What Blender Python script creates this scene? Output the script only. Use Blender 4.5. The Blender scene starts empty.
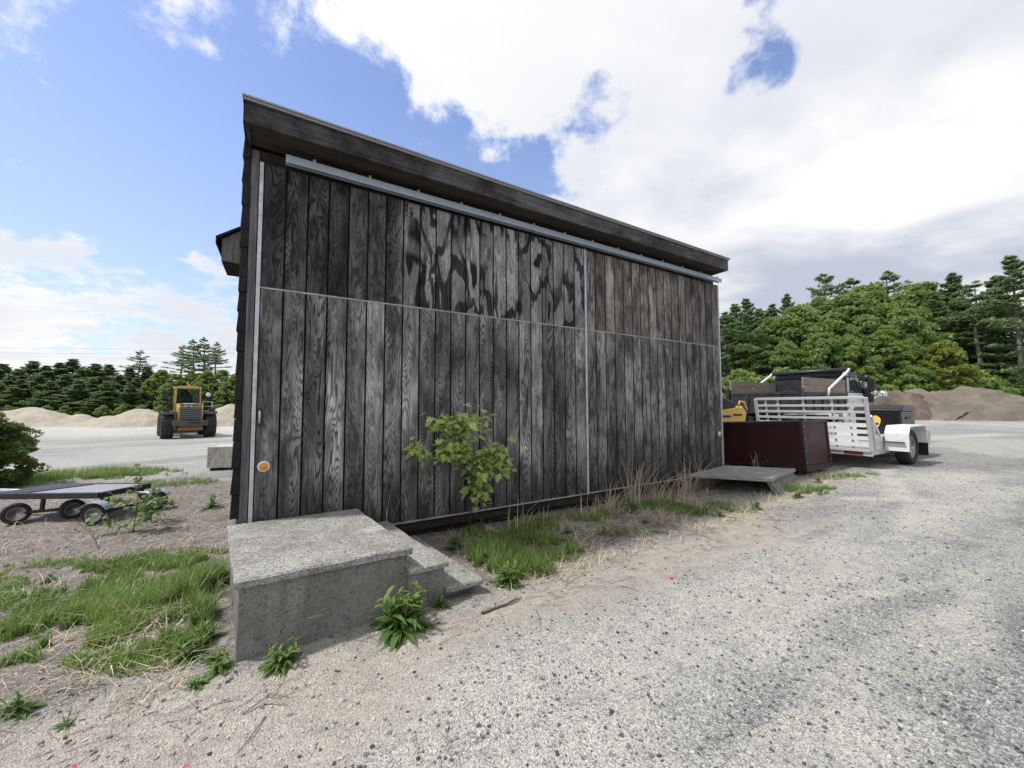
import bpy, bmesh, math, random
import numpy as np
from mathutils import Vector, Matrix
random.seed(7)
RNG = np.random.default_rng(11)
PI = math.pi
scene = bpy.context.scene
COL = scene.collection

# ------------------------------------------------------------------ camera facts
CAM_H, FPX, PITCH, ROLL = 1.55, 384.8, 0.0553, 0.0031
SA = 0.5386                                   # heading of the shed front
D1 = np.array([math.cos(SA), math.sin(SA)])
D2 = np.array([-math.sin(SA), math.cos(SA)])
SO = np.array([-2.4499, 3.6294])              # left foot of the shed front


def sstep(t):
    t = np.clip(t, 0, 1)
    return t * t * (3 - 2 * t)


def ground_base(x, y):
    x = np.asarray(x, float); y = np.asarray(y, float)
    return 0.32 * sstep((x - 1) / 7.0) - 0.45 * sstep((-x - 8) / 10.0)


def gz(x, y):
    return float(ground_base(x, y))


def px2g(px, py):
    """point of the ground seen at a place of the photograph (layout only)"""
    u = px - 512; v = py - 384
    X = u * math.cos(ROLL) + v * math.sin(ROLL); V = -u * math.sin(ROLL) + v * math.cos(ROLL)
    d = np.array([X / FPX, math.cos(PITCH) + V / FPX * math.sin(PITCH), math.sin(PITCH) - V / FPX * math.cos(PITCH)])
    z = 0.0
    for _ in range(12):
        t = (z - CAM_H) / d[2]
        z = 0.5 * z + 0.5 * gz(d[0] * t, d[1] * t)
    return np.array([d[0] * t, d[1] * t, z])


def col_at(px, Y):
    """ground x for a photo column at distance Y"""
    return (px - 512) / FPX * Y


def shed2w(s, e):
    p = SO + D1 * s + D2 * e
    return float(p[0]), float(p[1])


# ------------------------------------------------------------------ value noise
def vnoise(x, y, seed=0):
    x = np.asarray(x, float); y = np.asarray(y, float)
    xi = np.floor(x).astype(np.int64); yi = np.floor(y).astype(np.int64)
    fx = x - xi; fy = y - yi
    fx = fx * fx * (3 - 2 * fx); fy = fy * fy * (3 - 2 * fy)

    def h(i, j):
        n = (i * 374761393 + j * 668265263 + seed * 974634777) & 0x7fffffff
        n = ((n ^ (n >> 13)) * 1274126177) & 0x7fffffff
        n = n ^ (n >> 16)
        return (n & 0xffff) / 65535.0
    a = h(xi, yi); b = h(xi + 1, yi); c = h(xi, yi + 1); d = h(xi + 1, yi + 1)
    return (a * (1 - fx) + b * fx) * (1 - fy) + (c * (1 - fx) + d * fx) * fy


def fbm(x, y, seed=0, oct=4):
    r = 0; a = .5; t = 0
    for k in range(oct):
        r = r + a * vnoise(x * 2 ** k, y * 2 ** k, seed + k * 13); t += a; a *= .55
    return r / t


# ------------------------------------------------------------------ mesh builder
class MB:
    def __init__(self):
        self.v = []; self.f = []; self.sm = []; self.attr = []

    def add(self, vs, fs, smooth=False, val=0.0):
        b = len(self.v)
        self.v.extend([tuple(p) for p in vs])
        for f in fs:
            self.f.append(tuple(b + i for i in f)); self.sm.append(smooth); self.attr.append(val)
        return self

    def box(self, x0, x1, y0, y1, z0, z1, M=None, val=0.0):
        vs = [Vector((x, y, z)) for z in (z0, z1) for y in (y0, y1) for x in (x0, x1)]
        if M is not None:
            vs = [M @ p for p in vs]
        return self.add(vs, [(0, 2, 3, 1), (4, 5, 7, 6), (0, 1, 5, 4), (2, 6, 7, 3), (0, 4, 6, 2), (1, 3, 7, 5)], False, val)

    def prism(self, poly, y0, y1, M=None, axis='y'):
        """poly is a closed outline (x,z), extruded along y (or an outline (x,y) along z)"""
        n = len(poly)
        if axis == 'y':
            vs = [Vector((p[0], y0, p[1])) for p in poly] + [Vector((p[0], y1, p[1])) for p in poly]
        elif axis == 'x':
            vs = [Vector((y0, p[0], p[1])) for p in poly] + [Vector((y1, p[0], p[1])) for p in poly]
        else:
            vs = [Vector((p[0], p[1], y0)) for p in poly] + [Vector((p[0], p[1], y1)) for p in poly]
        if M is not None:
            vs = [M @ p for p in vs]
        fs = [tuple(range(n)), tuple(range(2 * n - 1, n - 1, -1))]
        for i in range(n):
            j = (i + 1) % n
            fs.append((i, i + n, j + n, j))
        return self.add(vs, fs)

    def tube(self, pts, rad, n=8, cap=True, smooth=True):
        pts = [Vector(p) for p in pts]
        if not hasattr(rad, '__len__'):
            rad = [rad] * len(pts)
        vs = []; fs = []
        up = None
        for i, p in enumerate(pts):
            t = (pts[min(i + 1, len(pts) - 1)] - pts[max(i - 1, 0)])
            t = t.normalized() if t.length > 1e-9 else Vector((0, 0, 1))
            a = t.orthogonal().normalized() if up is None else (up - t * up.dot(t))
            if a.length < 1e-6: a = t.orthogonal()
            a = a.normalized(); up = a
            b = t.cross(a)
            for k in range(n):
                an = 2 * PI * k / n
                vs.append(p + (a * math.cos(an) + b * math.sin(an)) * rad[i])
        for i in range(len(pts) - 1):
            for k in range(n):
                k2 = (k + 1) % n
                fs.append((i * n + k, i * n + k2, (i + 1) * n + k2, (i + 1) * n + k))
        if cap:
            fs.append(tuple(range(n - 1, -1, -1))); fs.append(tuple(range((len(pts) - 1) * n, len(pts) * n)))
        return self.add(vs, fs, smooth)

    def bar(self, p0, p1, w, h):
        """rectangular bar from p0 to p1"""
        p0 = Vector(p0); p1 = Vector(p1); t = (p1 - p0).normalized()
        up = Vector((0, 0, 1)) if abs(t.z) < .9 else Vector((1, 0, 0))
        a = t.cross(up).normalized(); b = a.cross(t)
        vs = []
        for p in (p0, p1):
            for sx, sy in ((-1, -1), (1, -1), (1, 1), (-1, 1)):
                vs.append(p + a * sx * w / 2 + b * sy * h / 2)
        return self.add(vs, [(3, 2, 1, 0), (4, 5, 6, 7), (0, 1, 5, 4), (1, 2, 6, 5), (2, 3, 7, 6), (3, 0, 4, 7)])

    def lathe(self, prof, c, axis, n=28, smooth=True, closed=False):
        """prof: (radius, along axis)"""
        c = Vector(c); t = Vector(axis).normalized(); a = t.orthogonal().normalized(); b = t.cross(a)
        vs = []; fs = []
        for r, h in prof:
            for k in range(n):
                an = 2 * PI * k / n
                vs.append(c + t * h + (a * math.cos(an) + b * math.sin(an)) * r)
        m = len(prof)
        rng_ = range(m) if closed else range(m - 1)
        for i in rng_:
            i2 = (i + 1) % m
            for k in range(n):
                k2 = (k + 1) % n
                fs.append((i * n + k, i * n + k2, i2 * n + k2, i2 * n + k))
        if not closed:
            fs.append(tuple(range(n - 1, -1, -1))); fs.append(tuple(range((m - 1) * n, m * n)))
        return self.add(vs, fs, smooth)

    def build(self, name, mat, parent=None, bevel=0.0, attr=None):
        me = bpy.data.meshes.new(name)
        me.from_pydata(self.v, [], self.f)
        me.polygons.foreach_set('use_smooth', self.sm)
        if attr:
            at = me.attributes.new(attr, 'FLOAT', 'FACE')
            at.data.foreach_set('value', self.attr)
        me.update()
        o = bpy.data.objects.new(name, me); COL.objects.link(o)
        bm = bmesh.new(); bm.from_mesh(me); bmesh.ops.recalc_face_normals(bm, faces=bm.faces); bm.to_mesh(me); bm.free()
        if mat: me.materials.append(mat)
        if parent: o.parent = parent
        if bevel:
            b = o.modifiers.new('edge', 'BEVEL'); b.width = bevel; b.segments = 2; b.limit_method = 'ANGLE'; b.angle_limit = .6
        return o


def np_mesh(name, verts, faces, mat, parent=None, attrs=None, smooth=False, domain='FACE'):
    """verts (N,3); faces (M,k) all with k corners, or a list of such arrays"""
    if not isinstance(faces, list): faces = [faces]
    me = bpy.data.meshes.new(name)
    loops = np.concatenate([f.ravel() for f in faces]).astype(np.int32)
    tot = np.concatenate([np.full(len(f), f.shape[1], np.int32) for f in faces])
    start = np.concatenate([[0], np.cumsum(tot)[:-1]]).astype(np.int32)
    me.vertices.add(len(verts)); me.vertices.foreach_set('co', np.asarray(verts, np.float32).ravel())
    me.loops.add(len(loops)); me.loops.foreach_set('vertex_index', loops)
    me.polygons.add(len(tot)); me.polygons.foreach_set('loop_start', start); me.polygons.foreach_set('loop_total', tot)
    me.polygons.foreach_set('use_smooth', np.full(len(tot), smooth))
    for k, a in (attrs or {}).items():
        at = me.attributes.new(k, 'FLOAT', domain); at.data.foreach_set('value', np.asarray(a, np.float32))
    me.update(calc_edges=True); me.validate()
    if mat: me.materials.append(mat)
    o = bpy.data.objects.new(name, me); COL.objects.link(o)
    if parent: o.parent = parent
    return o


def tag(o, label=None, cat=None, group=None, kind=None):
    if label: o['label'] = label
    if cat: o['category'] = cat
    if group: o['group'] = group
    if kind: o['kind'] = kind
    return o


def thing(name, loc, rz, label, cat, group=None):
    o = bpy.data.objects.new(name, None); COL.objects.link(o)
    o.location = loc; o.rotation_euler = (0, 0, rz); o.empty_display_size = .2
    return tag(o, label, cat, group)


def copy_tree(o, parent=None):
    c = o.copy(); COL.objects.link(c)
    if parent: c.parent = parent
    for ch in list(o.children):
        copy_tree(ch, c)
    return c


# ------------------------------------------------------------------ materials
class NT:
    def __init__(self, name):
        self.m = bpy.data.materials.new(name); self.m.use_nodes = True
        self.t = self.m.node_tree; self.t.nodes.clear()
        self.out = self.n('ShaderNodeOutputMaterial')

    def n(self, typ, **kw):
        nd = self.t.nodes.new(typ)
        for k, v in kw.items():
            setattr(nd, k, v)
        return nd

    def l(self, a, b):
        self.t.links.new(a, b)

    def val(self, sock, v):
        if hasattr(v, 'is_output') or isinstance(v, bpy.types.NodeSocket): self.l(v, sock)
        elif isinstance(v, (tuple, list)) and len(v) == 3 and sock.type == 'RGBA': sock.default_value = (*v, 1)
        else: sock.default_value = v

    def math(self, op, a, b=None, c=None, clamp=False):
        nd = self.n('ShaderNodeMath', operation=op, use_clamp=clamp)
        self.val(nd.inputs[0], a)
        if b is not None: self.val(nd.inputs[1], b)
        if c is not None: self.val(nd.inputs[2], c)
        return nd.outputs[0]

    def vmath(self, op, a, b=None):
        nd = self.n('ShaderNodeVectorMath', operation=op)
        self.val(nd.inputs[0], a)
        if b is not None: self.val(nd.inputs[1], b)
        return nd.outputs['Value'] if op in ('DOT_PRODUCT', 'LENGTH', 'DISTANCE') else nd.outputs[0]

    def noise(self, vec, scale, detail=3, rough=.55, dist=0.0, out=0):
        nd = self.n('ShaderNodeTexNoise')
        if vec is not None: self.l(vec, nd.inputs['Vector'])
        nd.inputs['Scale'].default_value = scale; nd.inputs['Detail'].default_value = detail
        nd.inputs['Roughness'].default_value = rough; nd.inputs['Distortion'].default_value = dist
        return nd.outputs[out]

    def voro(self, vec, scale, out='Distance', feature='F1', rand=1.0):
        nd = self.n('ShaderNodeTexVoronoi', feature=feature)
        self.l(vec, nd.inputs['Vector']); nd.inputs['Scale'].default_value = scale
        nd.inputs['Randomness'].default_value = rand
        return nd.outputs[out]

    def mapr(self, v, a, b, c=0.0, d=1.0, smooth=False):
        nd = self.n('ShaderNodeMapRange', clamp=True)
        if smooth: nd.interpolation_type = 'SMOOTHSTEP'
        self.val(nd.inputs[0], v)
        for i, q in enumerate((a, b, c, d)): nd.inputs[i + 1].default_value = q
        return nd.outputs[0]

    def mix(self, f, a, b, mode='MIX'):
        nd = self.n('ShaderNodeMix', data_type='RGBA', blend_type=mode)
        self.val(nd.inputs[0], f); self.val(nd.inputs[6], a); self.val(nd.inputs[7], b)
        return nd.outputs[2]

    def ramp(self, v, stops):
        nd = self.n('ShaderNodeValToRGB'); el = nd.color_ramp.elements
        while len(el) < len(stops): el.new(.5)
        for e, (p, c) in zip(el, stops): e.position = p; e.color = (*c, 1)
        self.val(nd.inputs[0], v)
        return nd.outputs[0]

    def obj(self):
        return self.n('ShaderNodeTexCoord').outputs['Object']

    def pos(self):
        return self.n('ShaderNodeNewGeometry').outputs['Position']

    def attr(self, name):
        return self.n('ShaderNodeAttribute', attribute_name=name).outputs['Fac']

    def scale(self, vec, s):
        return self.vmath('MULTIPLY', vec, s)

    def bump(self, h, strength=.4, dist=.01, normal=None):
        nd = self.n('ShaderNodeBump'); nd.inputs['Strength'].default_value = strength
        nd.inputs['Distance'].default_value = dist; self.l(h, nd.inputs['Height'])
        if normal is not None: self.l(normal, nd.inputs['Normal'])
        return nd.outputs[0]

    def pbsdf(self, color, rough=.6, metal=0.0, normal=None, spec=.5, coat=0.0):
        nd = self.n('ShaderNodeBsdfPrincipled')
        self.val(nd.inputs['Base Color'], color); self.val(nd.inputs['Roughness'], rough)
        self.val(nd.inputs['Metallic'], metal); nd.inputs['Specular IOR Level'].default_value = spec
        nd.inputs['Coat Weight'].default_value = coat
        if normal is not None: self.l(normal, nd.inputs['Normal'])
        return nd

    def done(self, bsdf):
        self.l(bsdf.outputs[0], self.out.inputs[0]); return self.m


def paint(name, c, rough=.45, metal=0.0, dirt=(.25, .22, .18), amt=.35, sc=6.0, coat=0.0, bump=.0):
    """paint or metal with blotchy wear and dust"""
    t = NT(name); p = t.obj()
    n1 = t.noise(p, sc, 5, .65); n2 = t.noise(p, sc * 7, 4, .7)
    f = t.math('MULTIPLY', t.mapr(t.math('ADD', n1, t.math('MULTIPLY', n2, .5)), .62, 1.05), amt)
    colr = t.mix(f, c, dirt)
    colr = t.mix(t.mapr(n2, .3, .7, 0, .25), colr, tuple(q * .6 for q in c))
    r = t.mapr(n1, .3, .7, rough * .8, min(1, rough * 1.3))
    b = t.pbsdf(colr, r, metal, t.bump(n2, bump, .01) if bump else None, coat=coat)
    return t.done(b)


def concrete(name, lo, hi, sc=1.0):
    t = NT(name); p = t.pos()
    v = t.voro(p, 95 * sc, 'Color'); v2 = t.voro(p, 160 * sc, 'Color')
    sep = t.n('ShaderNodeSeparateColor'); t.l(v, sep.inputs[0])
    sep2 = t.n('ShaderNodeSeparateColor'); t.l(v2, sep2.inputs[0])
    n = t.noise(p, 3.2, 5, .65); n2 = t.noise(p, 40, 4, .7)
    k = t.math('ADD', t.math('MULTIPLY', sep.outputs[0], .45), t.math('MULTIPLY', sep2.outputs[1], .4))
    c = t.mix(k, lo, hi)
    c = t.mix(t.mapr(n, .38, .7, 0, .38), c, tuple(q * .9 for q in lo))
    c = t.mix(t.mapr(sep.outputs[1], .93, .97, 0, .6), c, (.035, .034, .032))
    c = t.mix(t.mapr(t.noise(t.scale(p, (1.6, 1.6, .7)), 1.7, 5, .7, .6), .46, .62, 0, .6), c, (.62, .60, .57), 'MULTIPLY')
    c = t.mix(t.mapr(t.noise(t.scale(p, (9, 9, 1.2)), 1.0, 3, .6), .56, .68, 0, .5), c, (.60, .57, .52), 'MULTIPLY')
    c = t.mix(t.mapr(t.noise(t.scale(p, (2, 2, 30)), 1.0, 2, .5, .5), .70, .73, 0, .35), c, (.52, .51, .49))
    pit = t.mapr(t.noise(p, 34, 2, .5), .64, .72, 0, .6)
    c = t.mix(pit, c, (.06, .058, .055))
    h = t.math('ADD', t.math('MULTIPLY', t.voro(p, 95 * sc), -.6), t.math('MULTIPLY', n2, .8))
    h = t.math('SUBTRACT', h, t.math('MULTIPLY', pit, 1.2))
    return t.done(t.pbsdf(c, .92, 0, t.bump(h, .55, .006), spec=.25))


def door_wood(name, dark, light, pw, x0, freq=95.0, contrast=1.0, stain=.5, fine=.5, stretch=.5, arch=1.0, xs=5.2, tint=(1, 1, 1), drip=False, rv=.34):
    """weathered grooved plywood, grain figure differs from board to board"""
    t = NT(name); p = t.obj(); seed = t.attr('board')
    sx = t.n('ShaderNodeSeparateXYZ'); t.l(p, sx.inputs[0])
    X, Z = sx.outputs[0], sx.outputs[2]

    def r(k):
        return t.math('FRACT', t.math('MULTIPLY', t.math('ABSOLUTE', seed), k))

    def vec(a, b, c):
        cb = t.n('ShaderNodeCombineXYZ')
        t.l(t.math('MULTIPLY', X, a), cb.inputs[0]); t.l(t.math('MULTIPLY', seed, b), cb.inputs[1]); t.l(t.math('MULTIPLY', Z, c), cb.inputs[2])
        return cb.outputs[0]
    N = t.noise(vec(xs, 37.0, stretch), 1.0, 2.6, .5, .7)
    u = t.math('SUBTRACT', t.math('FRACT', t.math('DIVIDE', t.math('SUBTRACT', X, x0), pw)), .5)
    u = t.math('ADD', u, t.math('MULTIPLY', t.math('SUBTRACT', r(53.1), .5), .7))
    sgn = t.math('SIGN', t.math('SUBTRACT', r(17.7), .5))
    par = t.math('ADD', t.math('MULTIPLY', t.math('MULTIPLY', u, u), t.mapr(r(29.3), 0, 1, .5, 1.5)), t.math('MULTIPLY', t.math('MULTIPLY', Z, sgn), .42))
    N = t.math('ADD', N, t.math('MULTIPLY', par, arch))
    w = t.math('SINE', t.math('MULTIPLY', N, freq))
    ring = t.mapr(w, -.95, .0, 0, 1, True)
    ring = t.math('ADD', t.math('MULTIPLY', ring, t.mapr(r(71.3), 0, 1, .45, 1.0)), t.mapr(r(71.3), 0, 1, .42, 0.0))
    fib = t.math('ADD', t.math('MULTIPLY', t.noise(vec(190.0, 1.0, 4.0), 1.0, 3, .65), .6), t.math('MULTIPLY', t.noise(vec(60.0, 9.0, 1.4), 1.0, 3, .6), .4))
    blot = t.noise(vec(2.2, 3.0, .8), 1.5, 5, .62, .4)
    patch_ = t.noise(vec(9.0, 7.0, 2.2), 1.0, 4, .6, .8)
    broad = t.noise(p, .75, 4, .55)
    k = t.math('ADD', t.math('MULTIPLY', ring, .62 * contrast), t.math('MULTIPLY', t.mapr(fib, .3, .7), fine))
    k = t.math('MULTIPLY', k, t.mapr(blot, .36, .58, 1 - stain, 1.0))
    k = t.math('MULTIPLY', k, t.mapr(patch_, .34, .52, .55, 1.0))
    k = t.math('MULTIPLY', k, t.mapr(broad, .34, .62, .6, 1.12))
    k = t.math('MULTIPLY', k, t.mapr(r(91.7), 0, 1, 1 - rv, 1 + .65 * rv))
    # damp, dirty foot of the boards and long run-off stains
    edge = t.math('ADD', Z, t.math('MULTIPLY', t.noise(vec(3.0, 5.0, .5), 1.0, 4, .6), -1.1))
    k = t.math('MULTIPLY', k, t.mapr(edge, -.35, .75, .42, 1.0, True))
    if drip:
        q = t.noise(vec(3.0, .35, .85), 1.0, 3, .5, .5)
        outline = t.mapr(t.math('ABSOLUTE', t.math('SUBTRACT', q, .50)), .026, .042, 1, 0, True)
        outline = t.math('MULTIPLY', outline, t.mapr(fib, .35, .6, .55, 1.0))
        st = t.math('MAXIMUM', outline, t.mapr(q, .60, .63, 0, 1, True))
        st = t.math('MULTIPLY', t.math('MULTIPLY', st, t.mapr(X, 1.2, 1.5, .3, 1.0, True)), t.mapr(t.noise(p, 1.3, 2), .40, .48, .25, 1.0))
        k = t.math('MULTIPLY', k, t.mapr(X, 1.15, 1.5, .55, 1.0, True))
        k = t.math('MULTIPLY', t.math('ADD', k, t.mapr(X, 1.2, 1.5, 0, .28, True)), t.math('SUBTRACT', 1.0, t.math('MULTIPLY', st, .88)))
    k = t.math('POWER', t.math('MAXIMUM', k, 0.0), 1.6)
    c = t.mix(t.math('MINIMUM', k, 1.0), dark, light)
    c = t.mix(t.mapr(t.noise(p, 2.1, 3), .5, .75, 0, .35), c, tint, 'MULTIPLY')
    c = t.mix(t.math('LESS_THAN', seed, -.5), c, (.006, .006, .006))  # groove faces near black: settled dirt and groove shade put into the colour
    h = t.math('ADD', t.math('MULTIPLY', ring, .8), t.math('MULTIPLY', fib, .6))
    return t.done(t.pbsdf(c, .88, 0, t.bump(h, .5, .004), spec=.2))


def plank_wood(name, dark, light, axis=0, stain=.4):
    """plain weathered board, grain along the given axis"""
    t = NT(name); p = t.obj()
    s = [34.0, 34.0, 34.0]; s[axis] = 1.3
    s2 = [150.0, 150.0, 150.0]; s2[axis] = 5
    a = t.noise(t.scale(p, tuple(s)), 1, 4, .6, .5); b = t.noise(t.scale(p, tuple(s2)), 1, 3, .6)
    bl = t.noise(p, 2.0, 5, .65)
    k = t.math('ADD', t.math('MULTIPLY', t.mapr(a, .3, .7), .65), t.math('MULTIPLY', t.mapr(b, .3, .7), .4))
    k = t.math('MULTIPLY', k, t.mapr(bl, .35, .62, 1 - stain, 1))
    c = t.mix(k, dark, light)
    return t.done(t.pbsdf(c, .88, 0, t.bump(t.math('ADD', a, b), .4, .005), spec=.2))


def leaf_mat(name, c1, c2, dry=None, trans=.35, rough=.5, vary=.0):
    t = NT(name); a = t.attr('tint')
    c = t.mix(a, c1, c2)
    rnd = t.n('ShaderNodeObjectInfo').outputs['Random']
    c = t.mix(t.mapr(rnd, 0, 1, 0, vary), c, (.66, .84, .70), 'MULTIPLY')
    c = t.mix(t.mapr(t.math('FRACT', t.math('MULTIPLY', rnd, 7.3)), .4, 1, 0, vary), c, (1.12, .98, .62), 'MULTIPLY')
    if dry: c = t.mix(t.mapr(t.attr('tint'), .93, .96), c, dry)
    b = t.pbsdf(c, rough, 0, spec=.3)
    tr = t.n('ShaderNodeBsdfTranslucent'); t.val(tr.inputs[0], t.mix(.5, c, tuple(min(1, q * 1.6) for q in c2)))
    mx = t.n('ShaderNodeMixShader'); mx.inputs[0].default_value = trans
    t.l(b.outputs[0], mx.inputs[1]); t.l(tr.outputs[0], mx.inputs[2])
    t.l(mx.outputs[0], t.out.inputs[0]); return t.m


def glass_mat(name, c=(.03, .04, .045), rough=.06):
    t = NT(name); n = t.noise(t.obj(), 5, 4)
    return t.done(t.pbsdf(t.mix(t.mapr(n, .45, .7, 0, .5), c, (.12, .12, .11)), rough, 0, spec=.8))


def clear_glass(name, tint=(.75, .85, .85)):
    t = NT(name); tr = t.n('ShaderNodeBsdfTransparent'); tr.inputs[0].default_value = (*tint, 1)
    g = t.n('ShaderNodeBsdfGlossy'); g.inputs[0].default_value = (1, 1, 1, 1); g.inputs['Roughness'].default_value = .05
    fr = t.n('ShaderNodeLayerWeight'); fr.inputs[0].default_value = .25
    mx = t.n('ShaderNodeMixShader'); t.l(t.mapr(fr.outputs['Fresnel'], 0, 1, .06, .9), mx.inputs[0])
    t.l(tr.outputs[0], mx.inputs[1]); t.l(g.outputs[0], mx.inputs[2]); t.l(mx.outputs[0], t.out.inputs[0])
    return t.m


M = {}
PWL, PWR = (4.137 - .032) / 21, (7.6425 - .03 - 4.171) / 17
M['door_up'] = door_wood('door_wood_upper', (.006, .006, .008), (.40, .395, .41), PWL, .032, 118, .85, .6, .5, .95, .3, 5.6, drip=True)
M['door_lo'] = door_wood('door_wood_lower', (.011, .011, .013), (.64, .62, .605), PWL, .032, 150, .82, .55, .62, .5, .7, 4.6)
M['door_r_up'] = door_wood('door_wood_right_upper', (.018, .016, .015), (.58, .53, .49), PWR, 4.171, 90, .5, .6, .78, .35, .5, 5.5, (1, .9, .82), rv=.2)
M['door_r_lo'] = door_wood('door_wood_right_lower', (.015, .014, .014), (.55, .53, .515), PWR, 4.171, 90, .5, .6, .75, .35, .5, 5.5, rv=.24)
M['fascia'] = plank_wood('fascia_wood', (.012, .012, .014), (.18, .178, .18), 0, .85)
M['soffit'] = plank_wood('soffit_wood', (.02, .016, .013), (.10, .08, .065), 0, .5)
M['blackwood'] = plank_wood('black_lapped_wood', (.006, .006, .006), (.045, .043, .042), 1, .5)
M['greywood'] = plank_wood('grey_corner_wood', (.05, .05, .052), (.27, .27, .275), 2, .4)
M['galv'] = paint('galvanised_steel', (.46, .52, .60), .45, .45, (.22, .2, .18), .35, 9)
M['trim'] = paint('pale_metal_trim', (.60, .62, .66), .45, .25, (.2, .18, .15), .7, 7)
M['trim_dirty'] = paint('weathered_flashing', (.40, .40, .41), .55, .2, (.12, .10, .085), .85, 5)
M['roofing'] = paint('drip_edge', (.27, .275, .29), .5, .3, (.2, .2, .18), .4, 8)
M['bolt'] = paint('rusty_bolt', (.16, .12, .1), .6, .5, (.2, .08, .03), .6, 30)
M['amber'] = paint('amber_lens', (.75, .28, .03), .25, 0, (.4, .2, .05), .3, 40)
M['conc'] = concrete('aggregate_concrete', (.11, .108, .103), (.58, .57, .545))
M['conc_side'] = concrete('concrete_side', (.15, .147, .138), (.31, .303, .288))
M['conc_pale'] = concrete('pale_concrete', (.44, .43, .39), (.66, .64, .58), .5)
M['rubber'] = paint('tyre_rubber', (.016, .016, .017), .8, 0, (.12, .11, .095), .4, 5, bump=.2)
M['white'] = paint('white_paint', (.74, .75, .76), .38, 0, (.35, .32, .27), .35, 5)
M['alu'] = paint('aluminium', (.72, .73, .74), .4, .45, (.4, .38, .34), .35, 10)
M['black'] = paint('black_paint', (.012, .012, .014), .4, 0, (.09, .085, .08), .25, 6)
M['blacksteel'] = paint('worn_black_steel', (.018, .019, .024), .5, .1, (.10, .09, .08), .4, 5)
M['yellow'] = paint('yellow_paint', (.50, .33, .055), .45, 0, (.25, .18, .1), .5, 3)
M['deckgrey'] = paint('worn_grey_deck', (.30, .31, .33), .55, .1, (.2, .17, .14), .6, 3)
M['dkyellow'] = paint('grimy_yellow', (.22, .11, .025), .6, 0, (.1, .08, .05), .6, 3)
M['yellow2'] = paint('pale_yellow_paint', (.75, .5, .1), .4, 0, (.3, .22, .1), .25, 5)
M['dkgrey'] = paint('dark_grey_steel', (.05, .052, .058), .55, .1, (.2, .18, .15), .45, 4)
M['grille'] = paint('grille_bars', (.10, .115, .14), .45, .2, (.2, .18, .15), .3, 4)
M['maroon'] = paint('maroon_panel', (.036, .0055, .006), .5, 0, (.05, .02, .018), .3, 2.5)
M['gloss'] = paint('glossy_black_plastic', (.006, .006, .008), .25, 0, (.03, .03, .03), .2, 4)
M['red'] = paint('red_plastic', (.16, .012, .02), .35, 0, (.2, .02, .02), .3, 9)
M['scrap'] = paint('faded_red_plastic', (.55, .12, .12), .5, 0, (.4, .3, .28), .5, 30)
M['blue'] = paint('blue_paint', (.06, .11, .22), .35, 0, (.2, .2, .2), .25, 4)
M['board'] = plank_wood('weathered_board', (.13, .10, .08), (.40, .34, .29), 0, .35)
M['rim'] = paint('silver_rim', (.62, .63, .65), .35, .5, (.2, .17, .14), .45, 12)
M['rim_y'] = paint('yellow_rim', (.45, .26, .04), .5, 0, (.25, .2, .14), .6, 6)
M['chrome'] = paint('chrome', (.8, .82, .84), .12, 1.0, (.4, .4, .4), .15, 9)
M['glass'] = glass_mat('dark_glass')
M['glass_pale'] = glass_mat('sky_glass', (.25, .33, .4), .08)
M['cabglass'] = clear_glass('cab_glass')
M['bark'] = plank_wood('bark', (.035, .03, .026), (.16, .145, .13), 2, .4)
M['palebark'] = plank_wood('pale_bark', (.11, .10, .09), (.34, .32, .29), 2, .3)
M['stem'] = paint('green_stem', (.10, .09, .04), .7, 0, (.12, .08, .05), .5, 30)
M['decid'] = leaf_mat('broadleaf', (.08, .15, .042), (.29, .385, .125), None, .44, .5, .55)
M['decid_y'] = leaf_mat('yellow_green_leaf', (.15, .20, .035), (.30, .34, .075), None, .38)
M['pine'] = leaf_mat('pine_needles', (.085, .145, .07), (.24, .33, .15), None, .45, .5, .4)
M['bushleaf'] = leaf_mat('bush_leaf', (.045, .090, .022), (.17, .22, .055), None, .35)
M['weed'] = leaf_mat('weed_leaf', (.065, .14, .032), (.175, .27, .075), None, .35)
M['maple'] = leaf_mat('sapling_leaf', (.22, .33, .08), (.54, .65, .25), None, .45)
M['grass'] = leaf_mat('grass_blade', (.055, .130, .024), (.235, .345, .085), (.42, .36, .22), .3)
M['straw'] = leaf_mat('dry_grass', (.40, .335, .235), (.74, .67, .52), None, .25, .8)
M['litter'] = leaf_mat('dry_leaf_litter', (.12, .095, .075), (.52, .47, .40), None, .1, .9)
M['twig'] = plank_wood('twig', (.06, .05, .04), (.22, .19, .16), 0, .3)


# ------------------------------------------------------------------ ground
def axis_pts(lo, hi, step, far, grow=1.13):
    a = list(np.arange(lo, hi + 1e-6, step))
    x = hi; d = step
    up = []
    while x < far:
        d *= grow; x += d; up.append(x)
    x = lo; d = step
    dn = []
    while x > -far:
        d *= grow; x -= d; dn.append(x)
    return np.array(dn[::-1] + a + up)


# pale dusty streaks on the drive: tyre edges and washed fines
DUST_LINES = [([tuple(px2g(*q)[:2]) for q in ln], wd) for ln, wd in (
    (((690, 562), (765, 545), (855, 519), (930, 531), (1015, 550)), .12),
    (((790, 606), (880, 592), (965, 578)), .10),
    (((880, 462), (900, 500)), .22), (((850, 500), (960, 505)), .2),
    (((540, 700), (640, 650), (720, 600)), .16), (((380, 760), (520, 690)), .14),
    (((960, 480), (1010, 483)), .2), (((860, 445), (1000, 437)), .5))]


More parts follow.
